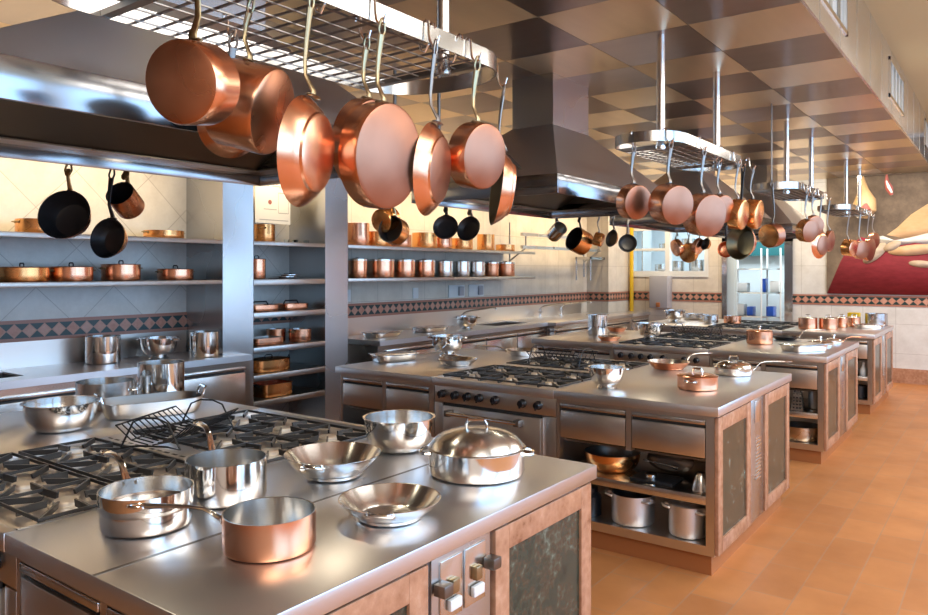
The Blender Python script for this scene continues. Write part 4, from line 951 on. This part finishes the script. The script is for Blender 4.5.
for k, (a, b2) in enumerate(((5.481,5.702), (5.778,6.11), (6.176,6.466), (6.537,6.829), (6.924,7.178), (7.279,7.528), (7.592,7.856), (7.947,8.179), (8.251,8.546))):
    canister(('%s canister on the far lower shelf, %s' % (ordn[k], 'steel' if 4 <= k <= 6 else 'copper')), (a+b2)/2, (b2-a)/2*.88, .185 if k < 4 else .175, 'satin' if 4 <= k <= 6 else ('copper_old' if k > 6 else 'copper'))

# ================================================================== inside the open cabinets
y2 = 3.90
t = pot('copper_saute_pan', 'wide copper and steel pan on the upper cabinet shelf of the second island', -1.93, y2+.22, .4215, .165, .105, .5, 'bowl', mo='copper_orange', mi='dsteel', cat='pan')
t = thing('domed_cover', 'dark leaning pan lid in the upper cabinet shelf of the second island', 'cover', (-1.60, y2+.30, .43), 0); 
b_ = MB(); b_.T = Matrix.Rotation(math.radians(70), 4, 'X'); b_.T = Matrix.Translation((0,0,.075)) @ b_.T; b_.lathe([(0,0),(.14,0),(.142,.004),(.12,.02),(0,.03)], 32, 1, .5); b_.build('plate', 'dsteel', t)
tag(MB().box(-1.75, -1.50, y2+.06, y2+.24, .4215, .436, .003).build('baking_tray', 'black_iron'), 'black flat baking tray on the upper cabinet shelf of the second island', 'tray')
o = MB().lathe([(0,0),(.034,0),(.036,.025),(.030,.03),(0,.03)], 20).build('pastry_cutter', 'polish'); o.location = (-1.64, y2+.11, .4365); tag(o, 'small round polished mould on the black baking tray', 'mould')
o = MB().lathe([(0,0),(.052,0),(.052,.005),(.030,.085),(.022,.095),(0,.095)], 28).build('funnel', 'satin'); o.location = (-1.355, y2+.10, .4215); tag(o, 'cone-shaped steel mould at the right of the upper cabinet shelf', 'mould')
t = thing('metal_scoop', 'steel scoop lying in the upper cabinet shelf of the second island', 'scoop', (-1.63, y2+.20, .50), .5); MB().tube([(-.09,0,.02), (.02,0,0), (.10,0,-.02)], [.006,.005,.02], 8, .6).build('handle', 'satin', t)
def stock(x, y, r_, h_, label):
    t = pot('aluminium_stockpot', label, x, y, .1615, r_, h_, 0, mo='alu', mi='dsteel', group='stockpots in the second island', cat='stockpot')
    loop_handle(t, r_, h_*.88, -.45, .032, .032, 'alu', .008, .0); loop_handle(t, r_, h_*.88, -PI+.35, .032, .032, 'alu', .008, .01); return t
stock(-1.765, y2+.145, .122, .165, 'left aluminium stockpot on the bottom of the second island cabinet')
t = stock(-1.435, y2+.125, .102, .165, 'right aluminium stockpot on the bottom of the second island cabinet'); lid(t, .103, .166, 'alu', .006, 'loop', 'alu')
t = thing('black_canister', 'black canister with a white label in the bottom of the second island cabinet', 'canister', (-2.03, y2+.12, .1615)); MB().lathe([(0,0),(.07,0),(.07,.11),(.05,.13),(.05,.16),(0,.16)], 24).build('body', 'knob', t)
MB().box(-.022, .022, -.072, -.068, .03, .10).build('label_sticker', 'white', t); MB().box(-.008, .010, -.0735, -.072, .045, .060).box(-.008, -.003, -.0735, -.072, .045, .08).box(-.008, .010, -.0735, -.072, .075, .080).build('label_print', 'knob', t)
# third island cabinet
t = thing('box_grater', 'steel box grater standing in the third island cabinet', 'grater', (-1.47, 6.80, .4215)); g = MB(); g.hull8([(-.05,-.04,0),(.05,-.04,0),(.05,.04,0),(-.05,.04,0)], [(-.03,-.025,.15),(.03,-.025,.15),(.03,.025,.15),(-.03,.025,.15)]); g.build('body', 'polish', t)
h_ = MB()
for a in range(3):
    for c in range(5): h_.box(-.035+a*.026, -.018+a*.026, -.0405+c*.0035, -.036+c*.0035, .015+c*.028, .028+c*.028)
h_.build('tooth', 'dark', t); MB().tube([(-.025,0,.15), (-.02,0,.18), (.02,0,.18), (.025,0,.15)], .005, 6).build('handle', 'knob', t)
pot('casserole', 'wide metal pan at the bottom of the third island cabinet', -1.465, 6.90, .1615, .160, .115, 0, 'straight', mo='olive_steel', mi='dsteel', cat='pan')
t = pot('steel_jug', 'tall dark jug in the third island cabinet beside the grater', -1.36, 6.93, .4215, .055, .15, 0, mo='dsteel', cat='jug')
t = thing('steel_bottle', 'pale bottle standing in the cabinet of the farthest island', 'bottle', (-1.35, 9.44, .4215)); MB().lathe([(0,0),(.04,0),(.04,.07),(.015,.11),(.015,.15),(0,.15)], 20).build('body', 'white', t)
t = pot('black_pot', 'black pot in the lower cabinet of the farthest island', -1.40, 9.49, .1615, .085, .14, 0, mo='black_iron', mi='black_iron', cat='pot')
# second island left cabinet: dark contents not visible

# ================================================================== back wall: mural, hams
YM = YB-.03
mt = thing('wall_mural', 'large painted mural with crimson cloth and bread on the back wall', 'painting', (0, YM, 0))
MB().box(-2.24, 3.1, 0, .028, 1.262, CZ+.5).build('painted_ground', 'mural', mt)
def blob(name, pts, m_, d):
    o = MB().prism(pts, -d, -d+.003, 'y').build(name, m_, mt, flat=True); return o
blob('painted_cloth', [(-2.235,1.265), (3.1,1.265), (3.1,2.0), (-1.2,2.06), (-1.55,2.03), (-1.78,2.10), (-1.95,1.95), (-2.06,1.72)], 'p_red', .003)
blob('painted_glow', [(-1.45,2.12), (-1.32,2.22), (-1.15,2.40), (-.95,2.54), (3.1,2.7), (3.1,2.0), (-1.2,2.06), (-1.45,2.12)], 'p_peach', .005)
blob('painted_napkin', [(-1.66,2.08), (-1.5,2.11), (-1.35,2.04), (-1.15,2.08), (-.95,2.13), (3.1,2.15), (3.1,1.98), (-.95,1.98), (-1.1,2.0), (-1.3,1.97), (-1.45,1.98), (-1.6,2.02)], 'p_white', .007)
def ell(cx, cz, a, b_, rot=0, n=20): return [(cx+a*math.cos(2*PI*k/n)*math.cos(rot)-b_*math.sin(2*PI*k/n)*math.sin(rot), cz+a*math.cos(2*PI*k/n)*math.sin(rot)+b_*math.sin(2*PI*k/n)*math.cos(rot)) for k in range(n)]
blob('painted_bread', ell(-1.60, 1.86, .20, .085, .75), 'p_tan', .009); blob('painted_loaf', ell(-1.10, 1.90, .34, .075, .08), 'p_peach', .011)
blob('painted_fruit', ell(-1.02, 1.70, .16, .05, -.1), 'p_tan', .009); blob('painted_loaf_end', ell(-1.38, 1.96, .12, .06, .5), 'p_tan', .013)
# hams
t = thing('cured_ham', 'large cured ham hanging from a hook in front of the mural', 'ham', (-1.72, 11.98, 2.92))
MB().tube([(0,0,0.04), (.0,0,-.05), (.01,0,-.16), (.03,0,-.30), (.01,0,-.44), (-.01,0,-.56)], [.012,.04,.07,.14,.165,.07], 16, .75, up=(1,0,0)).build('meat', 'ham_fat', t)
MB().tube([(.05,-.11,-.36), (.055,-.125,-.44), (.02,-.12,-.50)], [.02,.07,.02], 12, .5, up=(1,0,0)).build('cut_face', 'ham_meat', t)
t = thing('cured_ham', 'darker cured ham shank hanging at the right of the larger one', 'ham', (-1.42, 11.98, 2.92)); MB().tube([(0,0,.05), (0,0,-.06), (.03,0,-.15), (.06,0,-.25)], [.01,.03,.05,.02], 12, .7, up=(1,0,0)).build('meat', 'ham_meat', t)
MB().tube([(.0,-.04,-.05), (.03,-.05,-.14), (.07,-.045,-.22)], [.008,.02,.01], 8, .6, up=(1,0,0)).build('fat_strip', 'p_white', t)
tag(MB().cyl((-1.95, 11.98, 2.97), (-1.25, 11.98, 2.97), .010, 8).build('ham_rail', 'iron'), 'dark rail under the ceiling from which the hams hang', 'rail')

# ================================================================== next room contents
t = thing('wire_shelving', 'pale wire shelving unit seen through the back doorway', 'shelving', (-3.64, 13.6, 0))
for x in (-.42, .10, .42): MB().cyl((x,0,0), (x,0,2.0), .015, 8).cyl((x,.4,0), (x,.4,2.0), .015, 8).build('post', 'white', t)
for z in (.35, .78, 1.20, 1.62): MB().box(-.43, .43, -.01, .41, z, z+.025).build('shelf_board', 'polish', t)
for k, (x, z, w_, h_, m_, lb) in enumerate(((-.25, .376, .24, .22, 'pink_plastic', 'red tub on the wire shelving'), (.02, .376, .20, .18, 'pink_plastic', 'second red tub on the wire shelving'), (.22, .806, .12, .17, 'blue_glass', 'blue box on the wire shelving'), (-.12, .806, .10, .16, 'blue_glass', 'narrow blue box on the wire shelving'), (.12, 1.226, .05, .24, 'blue_glass', 'blue bottle on the upper wire shelf'), (-.3, .806, .16, .2, 'white', 'white tub on the wire shelving'), (.34, .376, .12, .2, 'knob', 'black tub on the wire shelving'), (-.28, 1.226, .22, .16, 'white', 'white box on the upper wire shelf'), (.3, 1.226, .16, .2, 'white', 'white tub on the upper wire shelf'))):
    tag(MB().box(-3.64+x-w_/2, -3.64+x+w_/2, 13.68, 13.9, z, z+h_, .01).build('storage_tub', m_), lb, 'tub', 'containers on the wire shelving')
t = thing('scullery_shelf', 'steel shelf with pots seen through the back window', 'shelf', (-4.75, 13.0, 0))
MB().box(-.75, .75, 0, .4, 1.96, 1.98).box(-.75, .75, 0, .4, 1.56, 1.58).build('board', 'polish', t)
for x in (-.74, .74): MB().box(x-.01, x+.01, 0, .4, 0, 2.4).build('support', 'polish', t)
for k, (x, z, r_, h_) in enumerate(((-5.2,1.581,.12,.14), (-4.9,1.581,.12,.2), (-4.55,1.581,.13,.22), (-4.25,1.581,.12,.2), (-5.1,1.981,.14,.12), (-4.7,1.981,.12,.2))):
    pot('steel_pot', ['leftmost pot on the lower shelf behind the window', 'second pot on the lower shelf behind the window', 'third pot on the lower shelf behind the window', 'rightmost pot on the lower shelf behind the window', 'left pot on the upper shelf behind the window', 'right pot on the upper shelf behind the window'][k], x, 13.2, z, r_, h_, 0, mo='satin', group='pots behind the window', cat='pot', n=28)
